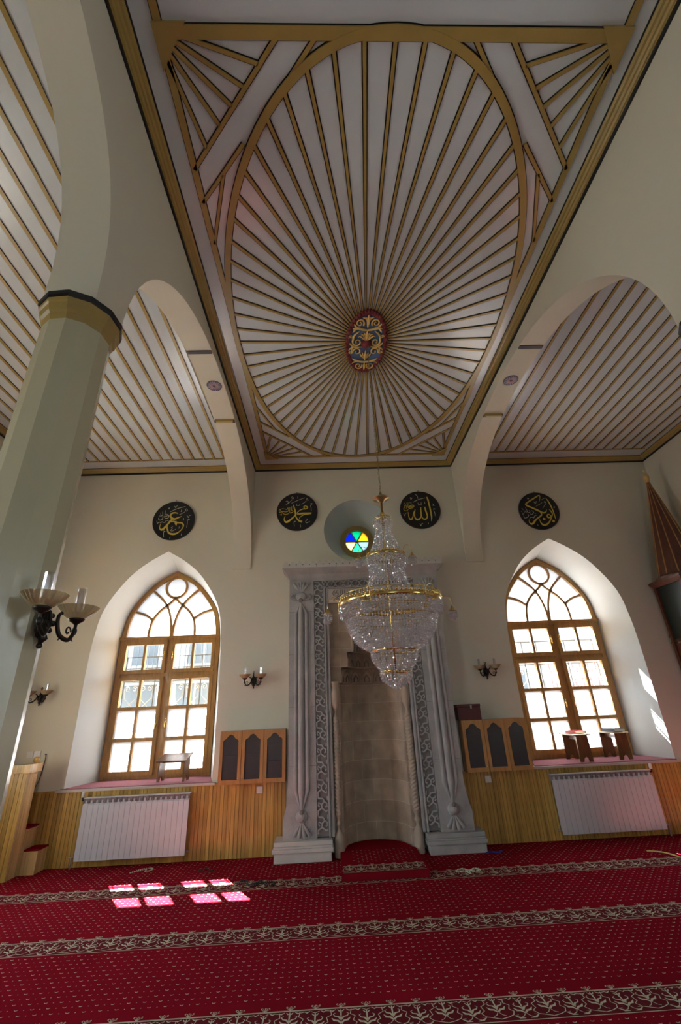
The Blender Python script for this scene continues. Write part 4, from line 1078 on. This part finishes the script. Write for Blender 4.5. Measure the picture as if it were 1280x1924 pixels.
# inner frame: spokes
b = MB()
for k in range(6):
    a = 2*pi*k/6
    b.tube([(HX, HY, 2.43), (HX+.425*cos(a), HY+.425*sin(a), 2.392)], .005, 6)
b.build('spokes', 'brass', ch)
b = MB()
for k in range(6):
    a = 2*pi*k/6
    b.tube([(HX, HY, 2.84), (HX+.165*cos(a), HY+.165*sin(a), 2.815)], .004, 6)
b.build('spokes', 'brass', ch)
def strands(name, prof, nst, sp, br, ph=0.0, kind='stuff'):
    """prof: list (r,z); beads of radius br every sp along the profile on nst strands"""
    P = catmull(prof, 12); L = [0]
    for i in range(1, len(P)): L.append(L[-1]+hypot(P[i][0]-P[i-1][0], P[i][1]-P[i-1][1]))
    n = max(1, int(L[-1]/sp)); pts = []
    for k in range(n+1):
        t = L[-1]*k/n; i = max(j for j in range(len(L)) if L[j] <= t+1e-9); i = min(i, len(P)-2)
        f = (t-L[i])/max(L[i+1]-L[i], 1e-9); pts.append((P[i][0]+(P[i+1][0]-P[i][0])*f, P[i][1]+(P[i+1][1]-P[i][1])*f))
    b = MB()
    for s_ in range(nst):
        a = 2*pi*(s_+ph)/nst
        for k, (r, z) in enumerate(pts):
            q = min(1.0, max(.55, 2*pi*r/nst/(2.0*br)))
            i0 = len(b.v); rj = r+random.uniform(-.0012, .0012)
            b.bead((0, 0, 0), br*q*random.uniform(.85, 1.1), sp*.52, 0, random.random()*3)
            M = Matrix.Translation((HX+rj*cos(a), HY+rj*sin(a), z)) @ Matrix.Rotation(random.uniform(-.5, .5), 4, 'X') @ Matrix.Rotation(random.uniform(-.5, .5), 4, 'Y')
            b.v[i0:] = [tuple(M @ Vector(v)) for v in b.v[i0:]]
    o = b.build(name, 'crystal', ch); o['kind'] = 'stuff'; return o
strands('crystal_strands', [(.066, 3.16), (.066, 3.10), (.085, 3.00), (.12, 2.90), (.160, 2.835)], 30, .0185, .0085)
strands('crystal_fringe', [(.066, 3.20), (.082, 3.16), (.086, 3.12)], 20, .017, .008)
strands('crystal_fringe', [(.172, 2.80), (.176, 2.74), (.160, 2.705)], 44, .019, .0095)
strands('crystal_strands', [(.150, 2.80), (.150, 2.70), (.165, 2.60), (.20, 2.50), (.235, 2.43)], 40, .0195, .0090)
strands('crystal_fringe', [(.434, 2.37), (.437, 2.32), (.425, 2.285), (.39, 2.275)], 110, .018, .0092)
strands('crystal_bowl', [(.39, 2.36), (.388, 2.30), (.375, 2.22), (.34, 2.13), (.28, 2.055), (.20, 2.012)], 96, .0185, .0095)
strands('crystal_bowl', [(.188, 1.992), (.186, 1.95), (.16, 1.90), (.122, 1.855)], 46, .0185, .0095)
strands('crystal_bowl', [(.125, 1.838), (.122, 1.80), (.108, 1.775), (.075, 1.752), (.04, 1.730), (.018, 1.718)], 28, .0195, .0105)
def lamp(a, r0, z0, reach, h, mb_arm, mb_cup, mb_cr):
    ux, uy = cos(a), sin(a); W = lambda r, z: (HX+ux*r, HY+uy*r, z)
    mb_arm.tube([W(*p) for p in catmull([(r0, z0-.03), (r0, z0+h*.5), (r0+reach*.15, z0+h*.85), (r0+reach*.5, z0+h), (r0+reach*.85, z0+h*.85), (r0+reach, z0+h*.45), (r0+reach, z0+.01)], 4)], .0036, 6)
    c0 = W(r0+reach, 0)
    mb_cup.lathe([(.007, z0+.012), (.012, z0+.0), (.020, z0-.014), (.032, z0-.026), (.036, z0-.032), (.033, z0-.035)], (c0[0], c0[1], 0), 18)
    for ring_, (rr, n_) in enumerate(((.034, 14), (.022, 9))):
        for k in range(n_):
            b_ = 2*pi*k/n_
            for j in range(4 if ring_ == 0 else 5): mb_cr.bead((c0[0]+rr*(1-.04*j*j*.3)*cos(b_), c0[1]+rr*(1-.04*j*j*.3)*sin(b_), z0-.042-.0165*j), .0068, .0085, 0, b_)
for i, (a, r0, z0, re, h) in enumerate([(pi*k/3+.04, .442, 2.38, .095, .10) for k in range(6)]+[(0.15, .172, 2.85, .075, .085), (pi-.25, .172, 2.85, .075, .085), (pi/2, .172, 2.85, .075, .085)]):
    A, Bc, Cc = MB(), MB(), MB(); lamp(a, r0, z0-(.03 if i < 6 else 0), re, h, A, Bc, Cc)
    arm = A.build('lamp_arm', 'brass', ch, True); Bc.build('lamp_cup', 'brass', arm, True); q = Cc.build('crystal_shade', 'crystal', arm); q['kind'] = 'stuff'

# ================================================================== COLUMN
def column(x, y, lab):
    t = thing('column', lab, 'column', (x, y, 0))
    ph = atan2(-1.8, 1.31)-math.radians(25.6)
    s_ = MB(); s_.lathe([(.162, .0), (.162, 3.50)], (x, y, 0), 12, ph=ph); s_.build('shaft', 'column_paint', t)
    b = MB(); b.lathe([(.20, 0), (.20, .12), (.185, .15), (.165, .17)], (x, y, 0), 12, ph=ph); b.build('base', 'column_paint', t)
    c = MB(); c.lathe([(.160, 3.44), (.168, 3.47), (.170, 3.485), (.182, 3.50), (.188, 3.535), (.196, 3.545), (.198, 3.565)], (x, y, 0), 12, 0, ph=ph)
    c.lathe([(.200, 3.562), (.204, 3.575), (.206, 3.598), (.16, 3.60)], (x, y, 0), 12, 1, ph=ph)
    c.build('capital', ['gold_paint', 'black_paint'], t)
    return t
column(-1.313, 1.785, 'olive cream faceted column with gold and black capital at the left')
for x_, y_ in ((2.329, 1.785), (-1.313, -3.045), (2.329, -3.045)):
    c_ = column(x_, y_, None); del c_['category']; c_['kind'] = 'structure'

# ================================================================== SCONCES
def make_sconce(name, loc, rz, lab, amber, group=None, shade_r=.078, sep=.12, off=.09):
    """local: wall plane at y=0, faces -y; rim of the shades at z=0"""
    t = thing(name, lab, 'wall lamp', loc, rz, group)
    b = MB()
    b.ball((0, -.022, -.085), .030, 12, 8, 0, (1, .75, 1.35)); b.ball((0, -.010, -.085), .042, 14, 6, 0, (1, .22, 1.5))
    for k in range(5): b.ball((.022*cos(k*1.26), -.04, -.085+.03*sin(k*1.26)), .011, 7, 5)
    b.tube([(0, -.02, -.12), (0, -.028, -.145), (0, -.018, -.165)], [.014, .018, .006], 8); b.ball((0, -.02, -.172), .012, 8, 5)
    b.tube([(0, -.02, -.045), (-.004, -.026, -.01), (.0, -.024, .025)], [.012, .008, .006], 8)
    b.tube([(.011*cos(2*pi*k/10), -.024, .036+.012*sin(2*pi*k/10)) for k in range(10)], .0035, 6, closed=True)
    b.build('backplate', 'bronze', t, True, local=True)
    for s in (-1, 1):
        a = MB(); X = s*sep
        main = catmull([(s*.048, -.05, -.038), (s*.030, -.052, -.052), (s*.028, -.055, -.085), (s*.045, -off*.8, -.125), (s*.080, -off, -.142), (X-.012*s, -off, -.120), (X, -off, -.085), (X, -off, -.058)], 4)
        r = [.0055+.0035*sin(pi*i/(len(main)-1)) for i in range(len(main))]
        a.tube(main, r, 8); a.ball(main[0], .0085, 8, 5)
        a.tube([(0, -.03, -.08), (s*.028, -.052, -.08)], .006, 6)
        sp_ = [(s*(.075+.022*(1-i/14)*cos(i*.55)), -off, -.108+.022*(1-i/14)*sin(i*.55)) for i in range(12)]
        a.tube(sp_, .0035, 6); a.tube([(s*.05, -off*.85, -.125), (s*.045, -off*.8, -.147)], [.005, .002], 5); a.tube([(X-.02*s, -off, -.128), (X+.0*s, -off, -.142)], [.005, .002], 5)
        a.ball((X, -off, -.10), .011, 8, 6, 0, (1, 1, 1.6))
        arm = a.build('arm', 'bronze', t, True, local=True)
        c = MB(); c.lathe([(.006, -.075), (.012, -.068), (.026, -.060), (.032, -.052), (.031, -.048), (0, -.046)], (X, -off, 0), 18); c.build('holder', 'bronze', arm, True, local=True)
        d = MB(); sg = 48
        wob = (lambda j, k: .028*(1 if k % 2 else -1)*min(1, j/4)) if amber else (lambda j, k: 0.0)
        d.lathe([(.024, -.050), (.040, -.044), (.058, -.028), (.070, -.012), (shade_r, 0), (shade_r+.001, .002), (shade_r-.003, .0), (.066, -.012), (.054, -.026), (.036, -.040), (.0, -.044)], (X, -off, 0), sg, wob=wob)
        d.build('glass_shade', 'amber_glass' if amber else 'alabaster', arm, not amber, local=True)
        e_ = MB(); e_.lathe([(.0175, -.04), (.0175, .085), (.0155, .085), (.0155, -.04), (.0175, -.04)], (X, -off, 0), 8 if amber else 14); e_.build('glass_chimney', 'tube_glass', arm, local=True)
    return t
make_sconce('column_sconce', (-1.152, 1.785, 2.035), pi/2, 'two armed bronze sconce with ribbed amber glass bowls on the left column', True, sep=.122, off=.075)
GR = 'bronze wall sconces with alabaster bowls'
make_sconce('wall_sconce', (-1.062, YW, 2.065), 0, 'bronze two bowl sconce between the left window and the niche', False, GR, sep=.11, off=.10)
make_sconce('wall_sconce', (2.205, YW, 2.058), 0, 'bronze two bowl sconce between the niche and the right window', False, GR, sep=.11, off=.10)
make_sconce('wall_sconce', (-3.93, YW, 1.965), 0, 'bronze two bowl sconce partly hidden behind the left column', False, GR, sep=.11, off=.10)

# ================================================================== CABINETS
def cabinet(x0, x1, z0, z1, yf, lab, shelves, knobs):
    t = thing('wall_cabinet', lab, 'cabinet', ((x0+x1)/2, YW, z0), group='three door hanging cabinets beside the niche')
    yb = YW-.045; b = MB(); th = .016
    b.box((x0, yf+.018, z0), (x0+th, yb, z1)); b.box((x1-th, yf+.018, z0), (x1, yb, z1)); b.box((x0+th, yf+.018, z0), (x1-th, yb, z0+th)); b.box((x0+th, yf+.018, z1-th), (x1-th, yb, z1)); b.box((x0+th, yb-.006, z0+th), (x1-th, yb, z1-th))
    w = (x1-x0)/3
    for k in (1, 2): b.box((x0+k*w-.006, yf+.03, z0+th), (x0+k*w+.006, yb-.006, z1-th))
    b.build('cabinet_body', 'cabinet_wood', t)
    for k in range(3):
        a, c = x0+k*w, x0+(k+1)*w
        for zf in shelves[k]: MB().box((a+.018, yf+.04, z0+(z1-z0)*zf), (c-.018, yb-.01, z0+(z1-z0)*zf+.014)).build('shelf', 'stand_top', t)
        a += .0025; c -= .0025; i0, i1 = a+.040, c-.040; zb, zt_ = z0+.048, z1-.115
        mid = (i0+i1)/2; hwid = (i1-i0)/2
        arch = [(i1, zt_), (i1-.008, zt_+.012), (mid+hwid*.62, zt_+.026), (mid+hwid*.32, zt_+.062), (mid, zt_+.076), (mid-hwid*.32, zt_+.062), (mid-hwid*.62, zt_+.026), (i0+.008, zt_+.012), (i0, zt_)]
        innr = [(i0, zb), (i1, zb)]+arch; outr = [(a, z0), (c, z0), (c, zt_), (c, zt_+.03), (c, z1), (mid+hwid*.4, z1), (mid, z1), (mid-hwid*.4, z1), (a, z1), (a, zt_+.03), (a, zt_)]
        d = MB(); d.ring(outr, innr, lambda p, q: (p, yf, q), lambda p, q: (p, yf+.017, q))
        dr = recalc(d.build('door', 'cabinet_wood', t))
        g = MB(); g.xz([(i0-.004, zb-.004), (i1+.004, zb-.004)]+[(p, q+.004) for p, q in arch], yf+.009, yf+.013); g.build('door_glass', 'cabinet_glass', dr)
        kx_ = c-.020 if knobs[k] else a+.020
        kb = MB(); kb.ball((kx_, yf-.014, z0+.062), .008, 10, 6); kb.tube([(kx_, yf, z0+.062), (kx_, yf-.010, z0+.062)], .004, 6); kb.build('knob', 'chrome', dr, True)
cabinet(-1.428, -.592, .787, 1.378, 6.285, 'three door glazed cabinet hanging left of the niche', ([.5], [.5], [.36, .7]), (1, 0, 0))
cabinet(1.695, 2.540, .787, 1.378, 6.285, 'three door glazed cabinet hanging right of the niche', ([.33, .68], [.33, .68], [.38, .68]), (1, 0, 0))
bxt = thing('storage_box', 'dark red box with metal clasp standing on the right cabinet', 'box', (1.82, 6.38, 1.3785))
MB().box((1.672, 6.29, 1.379), (1.978, 6.46, 1.535)).build('box_body', 'box_red', bxt, bevel=.004)
MB().box((1.668, 6.286, 1.536), (1.982, 6.464, 1.570)).build('lid', 'box_red', bxt, bevel=.004)
b = MB(); b.box((1.842, 6.280, 1.515), (1.852, 6.287, 1.565)); b.box((1.856, 6.280, 1.515), (1.866, 6.287, 1.565)); b.box((1.842, 6.279, 1.552), (1.866, 6.285, 1.560)); b.build('clasp', 'chrome', bxt)
for x, z, lab in ((-.93, .692, 'small white light switch on the panelling under the left cabinet'), (1.99, .683, 'small white light switch on the panelling under the right cabinet')):
    t = thing('light_switch', lab, 'switch', (x, YW-.03, z))
    MB().box((x-.038, YW-.044, z-.038), (x+.038, YW-.0305, z+.038)).build('plate', 'plastic_white', t, bevel=.004)
    MB().box((x-.022, YW-.050, z-.024), (x+.022, YW-.0445, z+.024)).build('rocker', 'plastic_white', t, bevel=.002)
t = thing('wall_socket', 'double white wall socket above the wooden stair at far left', 'socket', (-3.86, YW, 1.205))
for dx in (-.045, .045): MB().box((-3.86+dx-.042, YW-.014, 1.165), (-3.86+dx+.042, YW-.001, 1.245)).build('socket_plate', 'plastic_white', t, bevel=.004)
o = MB(); o.tube(catmull([(-3.70, YW-.012, 1.20), (-3.70, YW-.010, 1.10), (-3.715, YW-.010, .96), (-3.74, YW-.012, .86), (-3.80, YW-.014, .805), (-3.95, YW-.016, .795)], 5), .0045, 6); o.ball((-3.70, YW-.016, 1.20), .011, 8, 6)
tag(o.build('cable', 'plastic_black', smooth=True), 'thin black cable hanging on the wall beside the left window', 'cable')

# ================================================================== RADIATORS
def radiator(x0, x1, z0, z1, vs, lab):
    t = thing('radiator', lab, 'radiator', ((x0+x1)/2, 6.41, z0), group='white panel radiators under the windows')
    n = 20; w = (x1-x0)/n; yf, yb = 6.365, 6.445
    b = MB()
    for k in range(n):
        a = x0+k*w; b.box((a+.0012, yf, z0), (a+w-.0012, yf+.012, z1-.075)); b.box((a+w*.35, yf+.012, z0+.02), (a+w*.65, yb, z1-.03))
        b.hexa([(a+.002, yf, z1-.075), (a+w-.002, yf, z1-.075), (a+w-.002, yf+.01, z1-.075), (a+.002, yf+.01, z1-.075)], [(a+.004, yf+.012, z1-.06), (a+w-.004, yf+.012, z1-.06), (a+w-.004, yf+.02, z1-.06), (a+.004, yf+.02, z1-.06)])
    b.build('panel', 'white_enamel', t)
    g = MB()
    for k in range(n):
        a = x0+k*w; g.box((a+.001, yf+.012, z1-.078), (a+.005, yb, z1-.008)); g.box((a+.010, yf+.016, z1-.035), (a+w-.008, yf+.05, z1-.029)); g.box((a+w*.46, yf+.018, z1-.078), (a+w*.60, yf+.026, z1-.034)); g.box((a+.006, yf+.03, z1-.08), (a+w-.002, yf+.034, z1-.01))
    g.build('top_grille', 'radiator_grey', t)
    MB().box((x0, yf+.006, z1-.009), (x1, yb, z1+.0)).build('top_rail', 'white_enamel', t, bevel=.003)
    e_ = x0 if vs < 0 else x1; q = MB(); q.tube([(e_, 6.41, z1-.03), (e_+vs*.035, 6.41, z1-.03), (e_+vs*.035, 6.41, z1+.0)], .009, 8); q.tube([(e_+vs*.035, 6.41, z1-.03), (e_+vs*.035, 6.47, z1-.03)], .008, 8)
    v = q.build('valve', 'plastic_black', t, True); q = MB(); q.lathe([(.015, 0), (.019, .004), (.019, .05), (.015, .062)], (e_+vs*.035, 6.41, z1+.002), 14); q.build('thermostat_knob', 'plastic_white', v, True)
    q = MB(); q.tube([(e_, 6.41, z0+.035), (e_+vs*.05, 6.41, z0+.035), (e_+vs*.05, 6.41, .0)], .009, 8); q.tube([(e_+vs*.10, 6.42, z0+.03), (e_+vs*.02, 6.42, z0+.03)], .007, 8)
    o = x1 if vs < 0 else x0; q.tube([(o, 6.41, z0+.035), (o-vs*.03, 6.41, z0+.035)], .009, 8); q.build('pipe', 'radiator_grey', t, True)
    q = MB()
    for xx in (x0+.2, x1-.2): q.box((xx-.01, yb-.002, z0+.1), (xx+.01, 6.469, z1-.1))
    q.build('bracket', 'radiator_grey', t)
radiator(-3.062, -1.775, .082, .712, -1, 'white ribbed radiator under the left window')
radiator(2.775, 4.078, .078, .712, 1, 'white ribbed radiator under the right window')

# ================================================================== BOOK STANDS
def stand(lab, cx, cy_, rz, w, d, h, tilt, top_m, wood_m, group=None):
    t = thing('book_stand', lab, 'book stand', (cx, cy_, .805), rz, group)
    T = tilt
    for s in (-1, 1):
        a = s*(w/2-.03)
        P = [(-d/2+.01, 0), (-d*.20, 0), (-d*.14, .04), (0, .062), (d*.14, .04), (d*.20, 0), (d/2-.01, 0), (d/2-.02, h+T*(d/2)), (-d/2+.02, h-T*(d/2))]
        b = MB(); b.yz([(p, q) for p, q in P], a-.009, a+.009); recalc(b.build('end_board', wood_m, t, local=True))
    b = MB(); z_ = lambda y: h+T*y
    b.hexa([(-w/2, -d/2-.015, z_(-d/2-.015)), (w/2, -d/2-.015, z_(-d/2-.015)), (w/2, d/2+.015, z_(d/2+.015)), (-w/2, d/2+.015, z_(d/2+.015))],
           [(-w/2, -d/2-.015, z_(-d/2-.015)+.014), (w/2, -d/2-.015, z_(-d/2-.015)+.014), (w/2, d/2+.015, z_(d/2+.015)+.014), (-w/2, d/2+.015, z_(d/2+.015)+.014)])
    b.build('top_board', top_m, t, local=True, bevel=.002)
    b = MB(); b.box((-w/2+.039, -.012, h*.80), (w/2-.039, .012, h*.80+.045)); b.build('cross_rail', wood_m, t, local=True)
    return t
def book(name_lab, cx, cy_, z, rz, tilt, w, d, h, cm):
    t = thing('book', name_lab, 'book', (cx, cy_, z), 0)
    t.rotation_euler = (tilt, 0, rz)
    b = MB(); b.box((-w/2, -d/2, .001), (w/2, d/2, .005)); b.box((-w/2, -d/2, h-.004), (w/2, d/2, h)); b.box((-w/2, -d/2, .005), (-w/2+.004, d/2, h-.004)); b.build('cover', cm, t, local=True)
    MB().box((-w/2+.004, -d/2+.004, .005), (w/2-.004, d/2-.004, h-.004)).build('page_block', 'paper', t, local=True)
stand('empty wooden book stand on the left window sill', -2.115, 6.725, -.10, .40, .21, .265, .30, 'stand_wood', 'stand_wood')
GS = 'book stands on the right window sill'
A = -.02
stand('wooden stand holding the red book on the right window sill', 3.40, 6.79, pi/2+.02, .42, .20, .315, .0, 'stand_top', 'stand_wood', GS)
stand('wooden stand holding the dark blue book on the right window sill', 3.965, 6.825, pi/2+.02, .42, .20, .315, .0, 'stand_top', 'stand_wood', GS)
book('red covered book lying on the left of the two sill stands', 3.42, 6.76, 1.136, .12, 0, .16, .25, .036, 'book_red')
book('dark blue book lying on the right of the two sill stands', 3.985, 6.80, 1.136, .12, 0, .17, .25, .042, 'book_navy')

# ================================================================== WOODEN STAIR BOX
pu = thing('wooden_stair', 'pine panelled stair enclosure with carpeted steps in the far left corner', 'stair', (-4.0, 6.25, 0))
def planks(mb, a, b, f, z0, z1, p=.05):
    n = max(1, round((b-a)/p)); w = (b-a)/n
    for k in range(n):
        s = a+k*w; q0, q1 = s+.002, s+w-.003
        mb.hexa([f(q0, 0, z0), f(q1, 0, z0), f(q1, .02, z0), f(q0, .02, z0)], [f(q0, 0, z1), f(q1, 0, z1), f(q1, .02, z1), f(q0, .02, z1)])
b = MB(); planks(b, -4.54, -3.632, lambda s, d, z: (s, 6.075+d, z), 0.0, 1.035); b.box((-4.54, 6.096, 0), (-3.65, 6.11, 1.035)); b.build('front_panel', 'pine', pu)
b = MB(); planks(b, 6.078, 6.27, lambda s, d, z: (-3.630-d, s, z), 0.0, 1.035, .024); b.build('side_panel', 'pine_lit', pu)  # bright face: its light is put into the paler wood colour
b = MB(); b.box((-4.54, 6.055, 1.035), (-3.645, 6.125, 1.125)); r_ = b.build('top_rail', 'pine', pu, bevel=.004)
b = MB(); b.box((-3.675, 6.052, 1.033), (-3.605, 6.30, 1.128)); b.build('newel_cap', 'pine_lit', pu, bevel=.004)  # lit stretch of the rail, brightness carried by the wood colour
b = MB(); b.ball((-3.635, 6.20, 1.162), .036, 16, 10); b.lathe([(.02, 1.128), (.014, 1.135)], (-3.635, 6.20, 0), 12); b.build('ball_finial', 'pine', pu, True)
b = MB(); b.box((-3.606, 6.272, 0), (-3.44, 6.468, .225)); s1 = b.build('step', 'pine_lit', pu, bevel=.003)
b = MB(); b.box((-3.60, 6.264, .2255), (-3.43, 6.469, .245)); b.build('step_carpet', 'carpet_red', s1, bevel=.006)
b = MB(); b.box((-3.90, 6.274, 0), (-3.61, 6.468, .44)); b.box((-3.61, 6.274, .425), (-3.585, 6.468, .441)); s2 = b.build('step', 'pine_lit', pu)
b = MB(); b.box((-3.90, 6.274, .4415), (-3.60, 6.469, .462)); b.build('step_carpet', 'carpet_red', s2, bevel=.006)
b = MB(); b.box((-4.50, 6.274, 0), (-3.902, 6.468, .66)); b.build('step', 'pine_lit', pu)

# ================================================================== MINBAR
mn = thing('minbar', 'dark carved wooden pulpit with pointed ribbed spire in the right corner', 'pulpit', (5.25, 6.14, 0))
MXc, MYc = 5.25, 6.14
b = MB(); NS = 12
def conev(r, z): return [(MXc+r*cos(2*pi*(k+.5)/NS), MYc+r*sin(2*pi*(k+.5)/NS), z) for k in range(NS)]
lo, hi = conev(.300, 3.19), conev(.02, 4.74)
b.add(lo+hi, [(k, (k+1) % NS, NS+(k+1) % NS, NS+k) for k in range(NS)]+[tuple(range(NS, 2*NS))], 0)
sp_ = b.build('spire', 'minbar_wood', mn)
b = MB()
for k in range(NS): b.tube([lo[k], hi[k]], [.010, .004], 5)
b.build('spire_rib', 'cabinet_wood', sp_)
b = MB(); b.lathe([(.03, 4.73), (.035, 4.75), (.02, 4.76), (.042, 4.80), (.045, 4.83), (.02, 4.87), (.008, 4.88), (.008, 4.93), (.016, 4.945), (.008, 4.965), (.0, 4.98)], (MXc, MYc, 0), 14); b.build('finial', 'gilt', mn, True)
b = MB(); b.box((4.925, 5.815, 3.10), (5.57, 6.45, 3.135)); b.hexa([(4.97, 5.86, 3.05), (5.55, 5.86, 3.05), (5.55, 6.42, 3.05), (4.97, 6.42, 3.05)], [(4.925, 5.815, 3.10), (5.57, 5.815, 3.10), (5.57, 6.45, 3.10), (4.925, 6.45, 3.10)]); b.lathe([(.34, 3.135), (.34, 3.165), (.305, 3.19)], (MXc, MYc, 0), 12); b.build('canopy_cornice', 'minbar_wood', mn)
b = MB()
for px_, py_ in ((4.985, 5.875), (4.985, 6.405), (5.52, 5.875), (5.52, 6.405)):
    b = MB(); b.box((px_-.022, py_-.022, 0), (px_+.022, py_+.022, 3.05)); b.box((px_-.03, py_-.03, 2.33), (px_+.03, py_+.03, 2.36)); b.box((px_-.03, py_-.03, 2.25), (px_+.03, py_+.03, 2.27)); b.build('post', 'minbar_wood', mn)
MB().box((4.992, 5.90, 2.30), (5.004, 6.38, 3.05)).build('side_panel', 'minbar_green', mn)
MB().box((4.985, 5.90, .95), (5.00, 6.38, 2.24)).build('side_panel', 'minbar_wood', mn)
MB().box((4.978, 5.90, 2.262), (5.012, 6.38, 2.30)).build('mid_rail', 'minbar_wood', mn)
MB().box((5.00, 5.88, 1.85), (5.54, 6.40, 1.90)).build('platform', 'minbar_wood', mn)
for k in range(8):
    MB().box((5.03, 5.86-.26*(k+1), 0), (5.50, 5.86-.26*k, 1.86-.23*(k+1))).build('stair_step', 'minbar_wood', mn)
for xx in (4.985, 5.505): 
    b = MB(); b.yz([(5.87, 0), (5.87, 2.35), (3.75, .48), (3.75, 0)], xx, xx+.03); recalc(b.build('stair_side', 'minbar_wood', mn))

# ================================================================== THINGS ON THE CARPET
def beads(lab, P, r, m_, closed=True):
    b = MB(); C_ = catmull([(x, y, 0) for x, y in P], 6, closed)
    acc = 0; last = C_[0]
    for q in C_:
        d = hypot(q[0]-last[0], q[1]-last[1])
        if d >= r*1.7 or q is C_[0]: b.ball((q[0], q[1], r+.001), r, 7, 5); last = q
    return tag(b.build('prayer_beads', m_, smooth=True), lab, 'prayer beads')
def loopy(cx, cy_, sx, sy, n, seed):
    r = random.Random(seed); return [(cx+sx*cos(2*pi*k/n)*(1+.35*r.uniform(-1, 1)), cy_+sy*sin(2*pi*k/n)*(1+.6*r.uniform(-1, 1))) for k in range(n)]
beads('pale prayer beads lying on the carpet before the left radiator', [(-2.30, 6.14), (-2.22, 6.24), (-2.12, 6.27), (-2.08, 6.22), (-2.14, 6.16), (-2.16, 6.24), (-2.24, 6.19)], .006, 'bead_pale')
beads('small dark prayer beads on the carpet between the left radiator and niche', loopy(-1.45, 6.08, .07, .05, 8, 2), .007, 'bead_dark')
beads('long black prayer beads on the floral band left of the carpeted step', [(-1.02, 5.62), (-.93, 5.68), (-.88, 5.56), (-.80, 5.60), (-.78, 5.66), (-.70, 5.52), (-.64, 5.50), (-.62, 5.58), (-.72, 5.60), (-.84, 5.52), (-.92, 5.60)], .0085, 'bead_dark')
beads('white prayer beads on the floral band right of the carpeted step', [(1.25, 5.62), (1.33, 5.66), (1.38, 5.60), (1.45, 5.65), (1.50, 5.60), (1.44, 5.57), (1.38, 5.59), (1.37, 5.50), (1.34, 5.59), (1.27, 5.58)], .007, 'bead_pale')
b = MB(); b.path(catmull([(3.47, 5.90), (3.55, 5.87), (3.62, 5.80), (3.66, 5.66)], 5), .032, lambda a, c_: (a, c_, .003), lambda a, c_: (a, c_, .007)); tag(b.build('paper_strip', 'yellow_slip'), 'narrow yellow strip lying on the carpet before the right radiator', 'strip')
b = MB(); b.path(catmull([(1.74, 6.12), (1.80, 6.17), (1.88, 6.13), (1.93, 6.18)], 5), .03, lambda a, c_: (a, c_, .003), lambda a, c_: (a, c_, .012)); tag(b.build('cloth_strip', 'blue_cloth'), 'small dark blue strip on the carpet by the right plinth of the niche', 'cloth')
